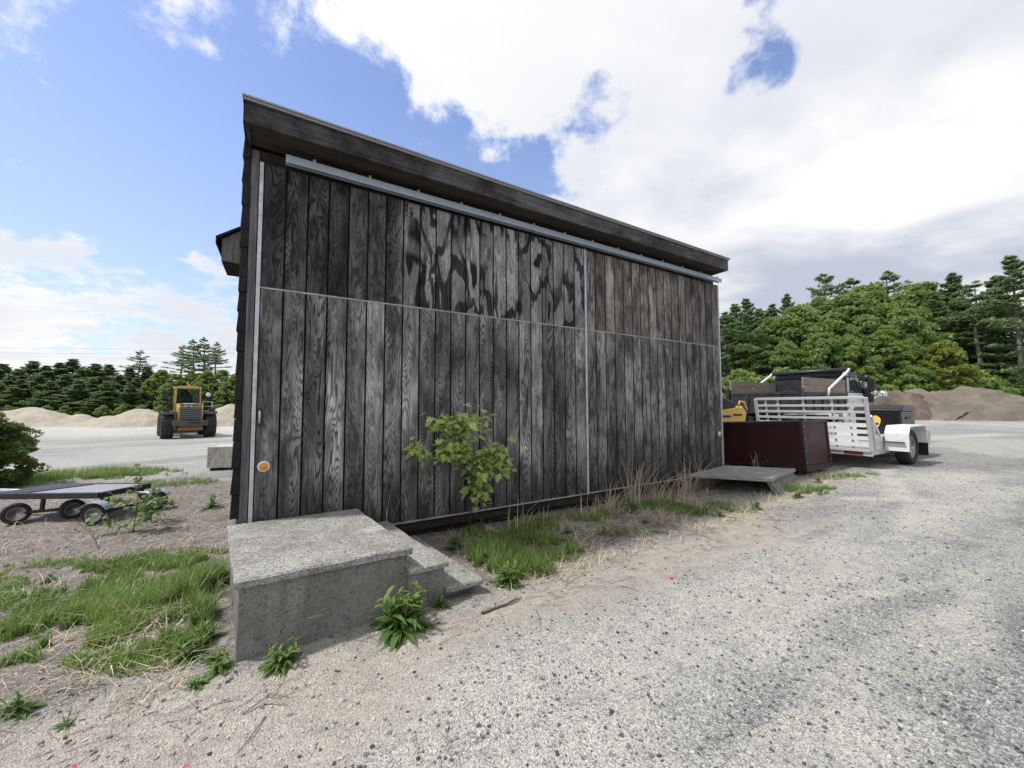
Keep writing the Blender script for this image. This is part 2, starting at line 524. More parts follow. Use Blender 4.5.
def ground_masks(X, Y):
    s = (X - SO[0]) * D1[0] + (Y - SO[1]) * D1[1]
    e = (X - SO[0]) * D2[0] + (Y - SO[1]) * D2[1]
    w = (fbm(X * 1.3, Y * 1.3, 3) - .5) * 1.3 + (fbm(X * 6, Y * 6, 5, 3) - .5) * .45
    fr = -e + w * .75                                   # distance in front of the shed, wobbling
    # widening of the strip at the left end, narrowing to the right
    edge = 2.05 + .35 * sstep((2 - s) / 3) - .75 * sstep((s - 4) / 5)
    dirt_edge = 1.35 + .1 * sstep((1 - s) / 3) - .55 * sstep((s - 4) / 5)
    notyard = sstep((13 - s) / 4)
    sand = sstep((edge + .45 + .5 * (fbm(X * 2.6, Y * 2.6, 8, 3) - .5) - fr) / .9) * sstep((fr - dirt_edge + .25) / .5) * notyard
    dirt = sstep((dirt_edge + .15 - fr) / .45) * notyard
    back = sstep((Y - 7.6 - w * 1.2) / 1.6)             # the yard beyond the left dirt
    inside = (s > -.4) & (e > 0)
    dirt = dirt * (1 - back * (X < 3))
    # patches of pale dust on the gravel
    band = fbm(s * .16 + 4, e * .55 + 9, 21, 4)
    dust = sstep((band - .515) / .09)
    dust = np.maximum(dust, sstep(1 - np.abs(e + 2.45 + .5 * w + .10 * (s - 2)) / 1.0) * 1.0 * sstep((s + 1) / 2))
    dust = np.maximum(dust, .9 * sstep((1.5 - s + w) / 1.5) * sstep((-e - 1.5) / .6))
    q = np.hypot((X - 7.6) / 2.2, (Y - 6.4) / .9); dust = np.maximum(dust, .9 * sstep(1.3 - q + w * .3))
    q = np.hypot((X - 5.0) / 1.6, (Y - 4.7) / .35); dust = np.maximum(dust, .9 * sstep(1.3 - q + w * .4))
    farsand = sstep((Y - 21) / 8) * sstep((-X - 12) / 8)
    dust = np.maximum(dust * (1 - .5 * back), farsand)
    wild = np.maximum(sstep((Y - 58 - w * 4) / 8) * sstep((-X) / 4), sstep((Y - 33.5 + .02 * X - w * 2) / 3) * sstep(X / 4))
    for pl, wd in DUST_LINES:
        dd = np.full(X.shape, 1e9)
        for (ax, ay), (bx, by) in zip(pl[:-1], pl[1:]):
            t = np.clip(((X - ax) * (bx - ax) + (Y - ay) * (by - ay)) / ((bx - ax) ** 2 + (by - ay) ** 2), 0, 1)
            dd = np.minimum(dd, np.hypot(X - ax - t * (bx - ax), Y - ay - t * (by - ay)))
        dust = np.maximum(dust, .95 * sstep(1.25 - dd / wd + w * .5))
    return s, e, sand, dirt, dust, wild, w


def build_ground():
    xs = axis_pts(-9.5, 11, .055, 700); ys = axis_pts(.6, 12.5, .055, 700)
    X, Y = np.meshgrid(xs, ys)
    s, e, sand, dirt, dust, wild, w = ground_masks(X, Y)
    Z = ground_base(X, Y)
    near = np.exp(-((X / 25) ** 2 + ((Y - 5) / 25) ** 2))
    shedmask = sstep((np.maximum(np.maximum(-s - .3, s - 8), e * -1 - .1)) / .4)
    Z = Z + near * ((fbm(X * .7, Y * .7, 31) - .5) * .07 + (fbm(X * 4, Y * 4, 33) - .5) * .035 * (dirt + .35 * sand + .12)
                    + (fbm(X * 11, Y * 11, 35, 3) - .5) * .03 * (dirt + .3 * sand + .1))
    # shallow step where the gravel sheet ends on the sand
    Z = Z - near * .03 * sand
    # tyre ruts running along the drive
    for k, (ee, dp) in enumerate(((-2.75, .03), (-3.25, .022), (-4.6, .03), (-6.2, .025))):
        Z = Z - near * dp * np.exp(-((e - ee - .15 * np.sin(s * .5 + k)) / .16) ** 2) * sstep((s + .5) / 2)
    Z = Z + .25 * (fbm(X * .06, Y * .06, 41) - .5) * sstep((np.hypot(X, Y) - 25) / 30)
    tone = sstep((fbm(s * .22 + 7, e * .8 + 3, 57, 4) - .46) / .10) * .8 + .75 * sstep((s - 2.5 + w) / 3.5) * sstep((-e - 2.2 + w) / 1.6)
    tone = np.clip(tone, 0, 1) * sstep((-e - 1.7 + w * .5) / .8) * (1 - .8 * sstep((np.hypot(X, Y) - 14) / 10))
    V = np.stack([X, Y, Z], -1).reshape(-1, 3)
    ny, nx = X.shape
    idx = np.arange(ny * nx).reshape(ny, nx)
    F = np.stack([idx[:-1, :-1], idx[:-1, 1:], idx[1:, 1:], idx[1:, :-1]], -1).reshape(-1, 4)
    o = np_mesh('ground', V, F, ground_mat(), None,
                dict(tone=tone.ravel(), sand=sand.ravel(), dirt=dirt.ravel(), dust=dust.ravel(), wild=wild.ravel()), True, 'POINT')
    tag(o, kind='structure')
    return o


def ground_mat():
    t = NT('gravel_yard'); p = t.pos()
    flat = t.scale(p, (1, 1, .35))
    sand, dirt, dust, wild = t.attr('sand'), t.attr('dirt'), t.attr('dust'), t.attr('wild')
    warp = t.vmath('ADD', flat, t.scale(t.noise(flat, 30, 2, out=1), (.02, .02, .02)))

    def sepc(v):
        n = t.n('ShaderNodeSeparateColor'); t.l(v, n.inputs[0]); return n.outputs
    c1 = sepc(t.voro(warp, 115, 'Color')); c2 = sepc(t.voro(warp, 210, 'Color')); c3 = sepc(t.voro(warp, 42, 'Color'))
    d1_ = t.voro(warp, 100); d2_ = t.voro(warp, 210)
    fine = t.noise(p, 90, 4, .7); mid = t.noise(p, 9, 5, .65); big = t.noise(p, .9, 5, .6); huge = t.noise(p, .22, 4, .6)
    # gravel
    g = t.math('ADD', t.math('MULTIPLY', c1[0], .5), t.math('MULTIPLY', c2[1], .5))
    gravel = t.ramp(g, [(.12, (.06, .062, .065)), (.36, (.19, .193, .196)), (.54, (.33, .332, .33)), (.8, (.58, .58, .57))])
    warm = t.mapr(c1[2], .7, .9, 0, .14)
    gravel = t.mix(warm, gravel, (.38, .31, .24))
    dark_st = t.mapr(c3[0], .9, .93, 0, .6)
    gravel = t.mix(dark_st, gravel, (.10, .105, .115))
    # fines between the stones
    gap = t.mapr(d2_, .35, .62, 0, .2)
    gravel = t.mix(gap, gravel, (.22, .21, .195))
    dustc = t.ramp(g, [(.14, (.15, .146, .136)), (.34, (.36, .348, .318)), (.52, (.51, .495, .452)), (.8, (.70, .685, .64))])
    dustc = t.mix(t.mapr(fine, .35, .65, 0, .5), dustc, (.55, .535, .495))
    dm = t.math('MULTIPLY', t.math('ADD', t.math('MULTIPLY', dust, 1.15), t.math('MULTIPLY', t.mapr(big, .46, .66), .25)), t.mapr(t.math('ADD', mid, t.math('MULTIPLY', c1[1], .35)), .3, .8, .2, .95), clamp=True)
    base = t.mix(dm, gravel, dustc)
    gravel2 = t.mix(t.attr('tone'), gravel, (.46, .50, .53), 'MULTIPLY')
    base = t.mix(t.math('MULTIPLY', dm, t.math('SUBTRACT', 1.0, t.math('MULTIPLY', t.attr('tone'), .4))), gravel2, dustc)
    base = t.mix(t.mapr(huge, .45, .62, 0, .5), base, (.82, .85, .88), 'MULTIPLY')
    base = t.mix(t.mapr(t.noise(p, 2.6, 5, .65), .5, .72, 0, .7), base, (.66, .68, .70), 'MULTIPLY')
    # sand strip
    sandc = t.mix(t.mapr(mid, .3, .7), (.38, .345, .29), (.57, .53, .46))
    sandc = t.mix(t.mapr(fine, .35, .7, 0, .55), sandc, (.31, .28, .24))
    sandc = t.mix(t.mapr(t.noise(t.scale(p, (5, 9, 5)), 1, 5, .7, 1.0), .52, .66, 0, .55), sandc, (.22, .185, .16))
    sandc = t.mix(t.mapr(g, .22, .32, .5, 0), sandc, (.12, .118, .11))
    sandc = t.mix(t.mapr(c1[1], .9, .94, 0, .6), sandc, (.17, .165, .155))
    sandc = t.mix(t.mapr(c2[0], .84, .9, 0, .5), sandc, (.62, .60, .56))
    base = t.mix(t.math('MULTIPLY', sand, t.mapr(mid, .2, .5, .65, 1.0)), base, sandc)
    # dirt
    fib = t.noise(t.scale(p, (14, 40, 10)), 1, 5, .7, 1.5)
    dirtc = t.ramp(t.math('ADD', t.math('MULTIPLY', fib, .6), t.math('MULTIPLY', mid, .4)),
                   [(.34, (.045, .036, .032)), (.44, (.155, .130, .115)), (.54, (.33, .295, .265)), (.66, (.62, .585, .53))])
    dirtc = t.mix(t.mapr(big, .35, .6, 0, .4), dirtc, (.20, .165, .145))
    dirtc = t.mix(t.mapr(c1[1], .9, .93, 0, .7), dirtc, (.5, .48, .45))
    base = t.mix(t.math('MULTIPLY', dirt, t.mapr(mid, .25, .55, .7, 1.0)), base, dirtc)
    wildc = t.mix(t.mapr(t.noise(p, 1.5, 5), .35, .65), (.035, .05, .018), (.12, .115, .06))
    base = t.mix(wild, base, wildc)
    h = t.math('ADD', t.math('MULTIPLY', d1_, -1.0), t.math('MULTIPLY', d2_, -.5))
    h = t.math('ADD', h, t.math('MULTIPLY', fine, .5))
    h = t.math('ADD', h, t.math('MULTIPLY', t.math('MULTIPLY', fib, 1.6), dirt))
    return t.done(t.pbsdf(base, .95, 0, t.bump(h, .8, .014), spec=.2))


build_ground()


# small things lie on the fine ground: sample it
_dep = bpy.data.objects['ground'].data
from mathutils.bvhtree import BVHTree
_bvh = BVHTree.FromPolygons([v.co[:] for v in _dep.vertices], [p.vertices[:] for p in _dep.polygons])


def gfine(x, y):
    h = _bvh.ray_cast(Vector((x, y, 20)), Vector((0, 0, -1)))
    return h[0].z if h[0] is not None else gz(x, y)


# loose stones on the drive (uncountable)
def scatter_stones():
    n = 60000
    # more near the camera
    Y = 1.2 + 11 * RNG.random(n) ** 1.7
    X = (RNG.random(n) * 2 - 1) * (1.45 * Y + .3) + .35 * Y
    s, e, sand, dirt, dust, wild, w = ground_masks(X, Y)
    keep = (~((s > -.3) & (e > -.05))) & (X < 11.5) & (X > -9)
    prob = np.where(dirt > .5, .25, np.where(sand > .5, .22, 1 - .45 * dust))
    keep &= RNG.random(n) < prob
    X, Y = X[keep], Y[keep]; n = len(X)
    Z = np.array([gfine(a, b) for a, b in zip(X, Y)])
    r = .0028 + .0075 * RNG.random(n) ** 2.4 + .006 * (RNG.random(n) < .006)
    base = np.array([(-1, -1, -.6), (1, -1, -.6), (1, 1, -.6), (-1, 1, -.6), (-.7, -.7, .7), (.7, -.7, .7), (.7, .7, .7), (-.7, .7, .7)], float)
    v = base[None] * (1 + .55 * (RNG.random((n, 8, 3)) - .5))
    v *= (r[:, None] * (1 + .5 * (RNG.random((n, 3)) - .5)) * np.array([1, 1, .7]))[:, None, :]
    an = RNG.random(n) * 2 * PI; c, si = np.cos(an)[:, None], np.sin(an)[:, None]
    vx = v[..., 0] * c - v[..., 1] * si; vy = v[..., 0] * si + v[..., 1] * c
    V = np.stack([vx + X[:, None], vy + Y[:, None], v[..., 2] + (Z + r * .25)[:, None]], -1).reshape(-1, 3)
    q = np.array([(0, 3, 2, 1), (4, 5, 6, 7), (0, 1, 5, 4), (1, 2, 6, 5), (2, 3, 7, 6), (3, 0, 4, 7)])
    F = (q[None] + (np.arange(n) * 8)[:, None, None]).reshape(-1, 4)
    t = NT('loose_stone'); a = t.attr('tint')
    m = t.done(t.pbsdf(t.ramp(a, [(0, (.05, .052, .056)), (.3, (.15, .152, .156)), (.7, (.30, .30, .295)), (.97, (.48, .47, .45)), (1, (.34, .29, .24))]), .9, spec=.25))
    o = np_mesh('loose_stones', V, F, m, None, dict(tint=np.repeat(RNG.random(n), 6)))
    tag(o, 'loose grey crushed stones strewn over the gravel drive', 'gravel', kind='stuff')


scatter_stones()


# ------------------------------------------------------------------ shed
def build_shed():
    sx, sy = shed2w(0, 0)
    R = thing('shed', (sx, sy, 0), SA, 'tall weathered dark wooden shed with two sliding doors under a sloped metal-edged roof', 'shed')
    HB, HS, HT = .2385, 2.689, 3.925
    WD, WR = 4.137, 7.6425

    def door(name, x0, x1, nb, mu, ml, thick, frame_right, label, off=0.0):
        # the bottom panel carries the door: frame, upper panel etc. are its parts
        pw = (x1 - x0) / nb

        def panel(z0, z1):
            mb = MB()
            k0 = random.random()
            for i in range(nb):
                a = x0 + i * pw; b = a + pw; gv = .0065
                sd = (k0 + (i // 3) * .11 + random.random() * .55)
                e0 = off; e1 = off + thick
                # flat board face between two sunk grooves
                xs_ = (a, a + gv, a + gv + .002, b - gv - .002, b - gv, b); ds = (.012, .012, 0, 0, .012, .012)
                vs = [(q, e0 + r, z0) for q, r in zip(xs_, ds)] + [(q, e0 + r, z1) for q, r in zip(xs_, ds)]
                for k in range(5):
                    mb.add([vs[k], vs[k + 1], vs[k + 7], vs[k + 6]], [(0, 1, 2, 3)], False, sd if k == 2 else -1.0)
            n0 = len(mb.v)
            mb.add([(x0, off + thick, z0), (x1, off + thick, z0), (x1, off + thick, z1), (x0, off + thick, z1),
                    (x0, off + .012, z0), (x1, off + .012, z0), (x1, off + .012, z1), (x0, off + .012, z1)],
                   [(0, 1, 2, 3), (4, 5, 1, 0), (3, 2, 6, 7), (0, 3, 7, 4), (1, 5, 6, 2)], False, .3)
            return mb
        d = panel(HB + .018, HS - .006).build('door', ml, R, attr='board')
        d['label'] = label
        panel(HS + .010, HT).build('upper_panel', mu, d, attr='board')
        fl = MB(); fl.box(x0, x1, off - .005, off + .03, HS - .006, HS + .010); fl.build('flashing', M['trim_dirty'], d)
        bt = MB(); bt.box(x0, x1, off - .004, off + thick, HB, HB + .018); bt.build('bottom_channel', M['trim_dirty'], d)
        return d
    dl = door('door', .032, WD, 21, M['door_up'], M['door_lo'], .05, True, 'wider left sliding door with dark stained upper boards')
    dr = door('door', WD + .034, WR - .03, 17, M['door_r_up'], M['door_r_lo'], .05, False, 'narrower right sliding door with finer browner grain', .012)
    for d, x, w, e in ((dl, 0, .032, 0), (dl, WD, .03, 0), (dr, WR - .03, .03, .006)):
        mb = MB(); mb.box(x, x + w, e - .014, e + .055, HB - .005, HT + .002)
        mb.build('edge_channel', M['trim'], d)
    # round reflectors
    for d, x, e in ((dl, .108, 0), (dr, 7.55, .012)):
        mb = MB(); mb.lathe([(.052, 0), (.052, .012), (.042, .018)], (x, e - .001, .98), (0, -1, 0), 24)
        r = mb.build('reflector', M['white'], d)
        mb = MB(); mb.lathe([(.036, .016), (.035, .024), (.02, .03)], (x, e - .001, .98), (0, -1, 0), 24)
        mb.build('lens', M['amber'], r)
    # recessed pull of the left door
    mb = MB(); mb.box(.045, .085, -.016, .003, 1.36, 1.53)
    h = mb.build('handle', M['black'], dl, .006)
    mb = MB(); mb.tube([(.065, -.014, 1.385), (.065, -.04, 1.40), (.065, -.04, 1.49), (.065, -.014, 1.505)], .008, 8)
    mb.build('grip', M['galv'], h)
    # rail with brackets and bolts
    mb = MB()
    x0, x1 = .2133, 7.60
    mb.prism([(-.105, 3.945), (-.097, 3.945), (-.097, 4.012), (-.05, 4.012), (-.05, 3.945), (-.04, 3.945), (-.04, 4.022), (-.105, 4.022)], x0, x1, axis='x')
    rail = mb.build('rail', M['galv'], R)
    nb = 14
    for i in range(nb):
        x = x0 + .25 + i * (x1 - x0 - .4) / (nb - 1)
        mb = MB(); mb.box(x - .014, x + .014, -.108, .04, 4.0225, 4.032); mb.box(x - .012, x + .012, -.112, -.1055, 4.005, 4.045)
        mb.build('bracket', M['galv'], rail)
    # header above the doors and wall structure
    DEP = 6.2
    mb = MB()
    mb.box(-.07, 7.60, .07, .13, 3.86, 4.08)
    mb.box(-.07, 7.60, .13, .2, .1, 3.86)
    mb.build('front_wall', M['soffit'], R)
    mb = MB(); mb.box(-.075, -.012, .058, .10, .26, 4.07); mb.box(-.0745, -.03, .101, .129, .27, 4.06)
    cb = mb.build('corner_board', M['greywood'], R)
    # lapped siding of the left wall: boards seen end on at the corner
    mb = MB(); rg = random.Random(5)
    z = .50
    while z < 4.05:
        hgt = .17 + rg.random() * .09
        z1 = min(z + hgt, 4.22)
        o0 = -.141 - rg.random() * .008; o1 = -.132 - rg.random() * .006
        e0 = .03 + rg.random() * .03
        mb.prism([(o0, z + .004), (-.078, z + .004), (-.078, z1), (o1, z1)], e0, DEP)
        z = z1
    mb.build('left_siding', M['blackwood'], R, .004)
    mb = MB(); mb.box(-.10, -.079, .05, DEP, -.1, .498); mb.build('foundation', M['conc_side'], R)
    mb = MB(); z = .08
    while z < 4.05:
        z1 = min(z + .2, 4.2)
        mb.prism([(7.62, z + .004), (7.68, z + .004), (7.655, z1), (7.62, z1)], .2, DEP); z = z1
    mb.build('right_siding', M['blackwood'], R)
    mb = MB()
    for i in range(34):
        mb.box(-.07 + i * .226, -.07 + i * .226 + .22, DEP, DEP + .03, .1, 4.1)
    mb.build('back_wall', M['blackwood'], R)
    mb = MB(); mb.box(-.05, 7.6, .2, .4, -.1, .1); mb.box(-.05, .2, .4, DEP, -.1, .1); mb.box(7.4, 7.6, .4, DEP, -.1, .1)
    mb.build('sill_beam', M['blackwood'], R)
    # roof: soffit, fascia, sheathing, metal drip edge
    FL, FR_, OV, FT, FB = -.11, 7.4608, .32, 4.307, 4.0905
    mb = MB()
    for i, (a, b) in enumerate(((-.295, -.165), (-.16, -.03), (-.025, .07))):
        mb.box(FL + .01, FR_ - .01, a, b, FB + .02 + .002 * i, FB + .045)
    mb.build('soffit', M['soffit'], R)
    mb = MB()
    mb.box(FL, 3.4, -OV, -OV + .03, FB, FT); mb.box(3.404, FR_, -OV + .001, -OV + .03, FB + .002, FT - .001)
    mb.box(FL, FL + .03, -OV + .031, .03, FB, FT); mb.box(FR_ - .03, FR_, -OV + .031, .4, FB, FT)
    mb.build('fascia', M['fascia'], R, .004)
    mb = MB(); mb.prism([(-OV - .03, FT + .002), (DEP + .3, FT - .45), (DEP + .3, FT - .42), (-OV - .03, FT + .018)], FL - .02, FR_ + .03, axis='x')
    mb.build('roof', M['roofing'], R)
    mb = MB(); mb.box(FL - .012, FR_ + .012, -OV - .02, -OV - .004, FT - .022, FT + .001)
    mb.build('drip_edge', M['roofing'], R)
    # rake board of the left side, reaching past the fascia
    mb = MB(); mb.prism([(-.30, 4.09), (-.30, 4.32), (DEP + .1, 3.86), (DEP + .1, 3.6)], FL - .012, FL - .003, axis='x')
    mb.build('rake_board', M['blackwood'], R)
    # little hood over the side opening
    mb = MB()
    mb.prism([(-.155, 3.19), (-.155, 3.64), (-.39, 3.455), (-.39, 3.21)], 1.0, 1.03)
    mb.prism([(-.155, 3.19), (-.155, 3.64), (-.39, 3.455), (-.39, 3.21)], 1.5, 1.53)
    mb.box(-.395, -.37, 1.031, 1.499, 3.21, 3.45)
    hood = mb.build('hood', M['greywood'], R)
    mb = MB(); mb.prism([(-.145, 3.66), (-.145, 3.685), (-.445, 3.465), (-.445, 3.38), (-.43, 3.38), (-.43, 3.445)], .96, 1.57)
    mb.build('hood_roof', M['blackwood'], hood)
    mb = MB(); mb.box(-.385, -.15, 1.031, 1.499, 3.18, 3.2); mb.build('hood_base', M['blackwood'], hood)


build_shed()


# ------------------------------------------------------------------ concrete steps
def rough_slab(poly, z0, z1, seed, amp=.006, sub=26):
    """a cast slab with slightly broken edges, from a 4 corner outline"""
    rg = np.random.default_rng(seed)
    mb = MB()
    pts = []
    n = len(poly)
    for i in range(n):
        a = np.array(poly[i]); b = np.array(poly[(i + 1) % n])
        k = max(2, int(np.linalg.norm(b - a) * sub))
        for j in range(k):
            p = a + (b - a) * j / k
            pts.append(p)
    pts = np.array(pts); c = pts.mean(0)
    m = len(pts)

    def ring(z, inset, am):
        d = pts - c; L = np.linalg.norm(d, axis=1, keepdims=True)
        chip = np.clip(vnoise(np.arange(m) * .23, np.full(m, seed * 3.7 + z * 5), seed) - .62, 0, 1)[:, None] * am * 9
        q = pts - d / L * (inset + am * rg.random((m, 1)) * .6 + chip)
        return [(q[i, 0], q[i, 1], z + am * .4 * (rg.random() - .5)) for i in range(m)]
    h = z1 - z0
    rings = [ring(z0, .004, amp * .5), ring(z0 + h * .3, 0, amp), ring(z1 - min(.014, h * .25), 0, amp), ring(z1 - .002, .012, amp)]
    vs = [p for r in rings for p in r]; fs = []
    for r in range(3):
        for i in range(m):
            j = (i + 1) % m
            fs.append((r * m + i, r * m + j, (r + 1) * m + j, (r + 1) * m + i))
    fs.append(tuple(range(3 * m, 4 * m))); fs.append(tuple(range(m - 1, -1, -1)))
    mb.add(vs, fs)
    return mb


def steps_near():
    x, y = shed2w(.016, -1.442)
    R = thing('concrete_steps', (x, y, 0), SA + math.radians(.4), 'weathered grey concrete steps with a broad landing, in front of the left door', 'steps')
    zt = .485

    def para(a, b, c, d, sk=.115):
        return [(a, c), (b, c), (b - sk * (d - c), d), (a - sk * (d - c), d)]
    rough_slab(para(0, 1.105, 0, 1.40), zt - .055, zt, 1, .004).build('landing', M['conc'], R)
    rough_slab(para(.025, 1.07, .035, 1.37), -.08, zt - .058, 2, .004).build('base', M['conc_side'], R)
    rough_slab(para(1.074, 1.395, .0, 1.36), .275, .32, 3, .004).build('tread', M['conc'], R)
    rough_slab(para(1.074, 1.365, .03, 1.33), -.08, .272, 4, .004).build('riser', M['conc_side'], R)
    rough_slab(para(1.37, 1.69, -.02, 1.34), .08, .125, 5, .004).build('tread', M['conc'], R)
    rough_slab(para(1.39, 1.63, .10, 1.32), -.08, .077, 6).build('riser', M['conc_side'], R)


def steps_far():
    x, y = shed2w(7.2, -.4)
    g = gz(x, y)
    R = thing('concrete_steps', (x, y, g), SA, 'low hollow concrete step slab in front of the right door, beside the maroon box', 'steps')
    poly = [(-1.0, .13), (-.28, -.80), (1.10, -.54), (.40, .37)]
    T = .265
    rough_slab(poly, T - .06, T, 8).build('slab', M['conc'], R)
    zb = T - .062
    # slanting right cheek, and the far one
    mb = MB()
    mb.add([(-.27, -.76, zb), (1.06, -.51, zb), (1.0, -.48, zb), (-.27, -.69, zb),
            (-.12, -.90, -.08), (1.22, -.62, -.08), (1.15, -.57, -.08), (-.17, -.82, -.08)],
           [(0, 1, 2, 3), (4, 7, 6, 5), (0, 4, 5, 1), (1, 5, 6, 2), (2, 6, 7, 3), (3, 7, 4, 0)])
    mb.build('cheek', M['conc_side'], R, .006)
    mb = MB()
    mb.add([(-.55, .12, zb), (.50, .30, zb), (.50, .36, zb), (-.55, .18, zb),
            (-.55, .12, -.08), (.50, .30, -.08), (.50, .36, -.08), (-.55, .18, -.08)],
           [(0, 1, 2, 3), (4, 7, 6, 5), (0, 4, 5, 1), (1, 5, 6, 2), (2, 6, 7, 3), (3, 7, 4, 0)])
    mb.build('cheek', M['conc_side'], R, .006)


steps_near(); steps_far()

# pale concrete block behind the shed's left corner
x, y = -7.35, 9.35
R = thing('concrete_block', (x, y, 0), SA - .25, 'pale concrete block standing on the gravel just left of the shed', 'concrete block')
rough_slab([(0, 0), (1.3, 0), (1.3, .6), (0, .6)], .06, .57, 12, .008, 8).build('body', M['conc_pale'], R)
for q in (.05, 1.05):
    mb = MB(); mb.box(q, q + .2, .05, .55, -.04, .058); mb.build('skid', M['blackwood'], R)


# ------------------------------------------------------------------ wheels
def wheel(parent, c, axis, r, w, rr, rimmat, lugs=0, n=32, name='wheel', spokes=0):
    """tyre centred at c turning about axis, its outer face towards +axis; sub-part rim"""
    mb = MB(); h = w / 2
    sh = min(.12 * r, h * .5)
    prof = [(rr, -h * .72), (rr * 1.08, -h * .95), (r - sh * 1.2, -h), (r - sh * .35, -h * .88), (r, -h * .6), (r, h * .6), (r - sh * .35, h * .88), (r - sh * 1.2, h), (rr * 1.08, h * .95), (rr, h * .72)]
    mb.lathe(prof, c, axis, n, True, True)
    if lugs:
        t = Vector(axis).normalized(); a = t.orthogonal().normalized(); b = t.cross(a)
        for i in range(lugs):
            for sgn in (-1, 1):
                an = 2 * PI * (i + (.5 if sgn > 0 else 0)) / lugs
                rad = a * math.cos(an) + b * math.sin(an); tan = -a * math.sin(an) + b * math.cos(an)
                p0 = Vector(c) + rad * (r + .005) + t * sgn * h * .08
                p1 = Vector(c) + rad * (r - sh * .4) + t * sgn * h * .97 + tan * r * .06
                mb.bar(p0, p1, r * .13, r * .07)
    wt = mb.build(name, M['rubber'], parent)
    mb = MB()
    mb.lathe([(rr * 1.04, h * .78), (rr * .95, h * .80), (rr * .88, h * .45), (rr * .45, h * .35), (rr * .33, h * .55), (rr * .2, h * .6)], c, axis, n)
    mb.lathe([(rr * 1.0, -h * .7), (rr * .9, -h * .3), (rr * .3, -h * .2)], c, axis, n)
    t = Vector(axis).normalized(); a = t.orthogonal().normalized(); b = t.cross(a)
    for i in range(5):
        an = 2 * PI * i / 5
        q = Vector(c) + (a * math.cos(an) + b * math.sin(an)) * rr * .62 + t * h * .36
        mb.tube([q, q + t * h * .14], rr * .06, 6)
    mb.build('rim', rimmat, wt)
    return wt


# ------------------------------------------------------------------ flatbed cart at left
def build_cart():
    R = thing('flatbed_cart', (-5.8, 5.6, 0), 0, 'low black flatbed cart on small wheels in the weeds, left of the shed', 'cart')
    rot = Matrix.Rotation(math.radians(1.5), 4, 'Z')
    zt = .385
    mb = MB(); mb.prism([(-1.12, -.36), (.22, -.32), (.30, .27), (-1.05, .25)], zt - .025, zt, axis='z')
    mb.build('deck', M['deckgrey'], R)
    mb = MB()
    c = [(-1.14, -.38), (.24, -.34), (.32, .29), (-1.07, .27)]
    for i in range(4):
        a, b = c[i], c[(i + 1) % 4]
        mb.bar((*a, zt - .03), (*b, zt - .03), .05, .075)
    mb.bar((-.75, -.37, zt - .045), (-.7, .26, zt - .045), .03, .03)
    mb.bar((-.2, -.36, zt - .045), (-.15, .27, zt - .045), .03, .03)
    mb.prism([(-1.12, -.34), (-.75, -.33), (-.45, .24), (-1.03, .24)], zt + .002, zt + .012, axis='z')
    mb.build('frame', M['blacksteel'], R, .004)
    mb = MB()
    mb.tube([(-.80, -.38, .135), (-.34, -.16, .135)], .02, 8); mb.tube([(.28, -.40, .135), (.38, .28, .135)], .02, 8)
    mb.bar((-.6, -.28, .135), (-.62, -.25, zt - .06), .03, .04); mb.bar((.29, -.25, .135), (.2, -.25, zt - .06), .06, .06)
    mb.bar((.36, .2, .135), (.25, .2, zt - .06), .06, .06); mb.bar((-.6, -.28, .135), (.2, 0, .2), .03, .03)
    mb.build('axle', M['blacksteel'], R)
    ax = Vector((.84, -.54, 0))
    wheel(R, (-.80, -.40, .135), ax, .135, .10, .085, M['rim'], n=24)
    wheel(R, (-.32, -.16, .13), ax, .13, .10, .08, M['rim'], n=24)
    wheel(R, (.30, -.44, .132), (.28, -.96, 0), .132, .10, .088, M['rim'], n=24)
    wheel(R, (.42, .30, .132), (.5, -.86, 0), .132, .10, .08, M['rim'], n=24)
    # mudguards over the right hand wheels
    for cx, cy, ax_ in ((.30, -.44, (.28, -.96)), (.42, .30, (.5, -.86))):
        a = np.array(ax_); tdir = np.array([-a[1], a[0]])
        mb = MB(); vs = []
        for i in range(9):
            an = PI * (.12 + .76 * i / 8)
            for sd in (-.075, .075):
                p = np.array([cx, cy]) + tdir * math.cos(an) * .165 + a * sd
                vs.append((p[0], p[1], .14 + math.sin(an) * .158)); 
            for sd in (.075, -.075):
                p = np.array([cx, cy]) + tdir * math.cos(an) * .158 + a * sd
                vs.append((p[0], p[1], .14 + math.sin(an) * .151))
        fs = []
        for i in range(8):
            for k in range(4):
                fs.append((i * 4 + k, i * 4 + (k + 1) % 4, i * 4 + 4 + (k + 1) % 4, i * 4 + 4 + k))
        fs += [(0, 1, 2, 3), (35, 34, 33, 32)]
        mb.add(vs, fs); mb.build('mudguard', M['galv'], R)
    mb = MB(); mb.tube([(.2, .1, .3), (.55, .02, .31), (.62, .0, .27)], .018, 8); mb.build('drawbar', M['galv'], R)
    mb = MB(); mb.tube([(-1.15, .0, .34), (-1.7, .1, .33)], .03, 8); mb.build('tongue', M['galv'], R)


build_cart()


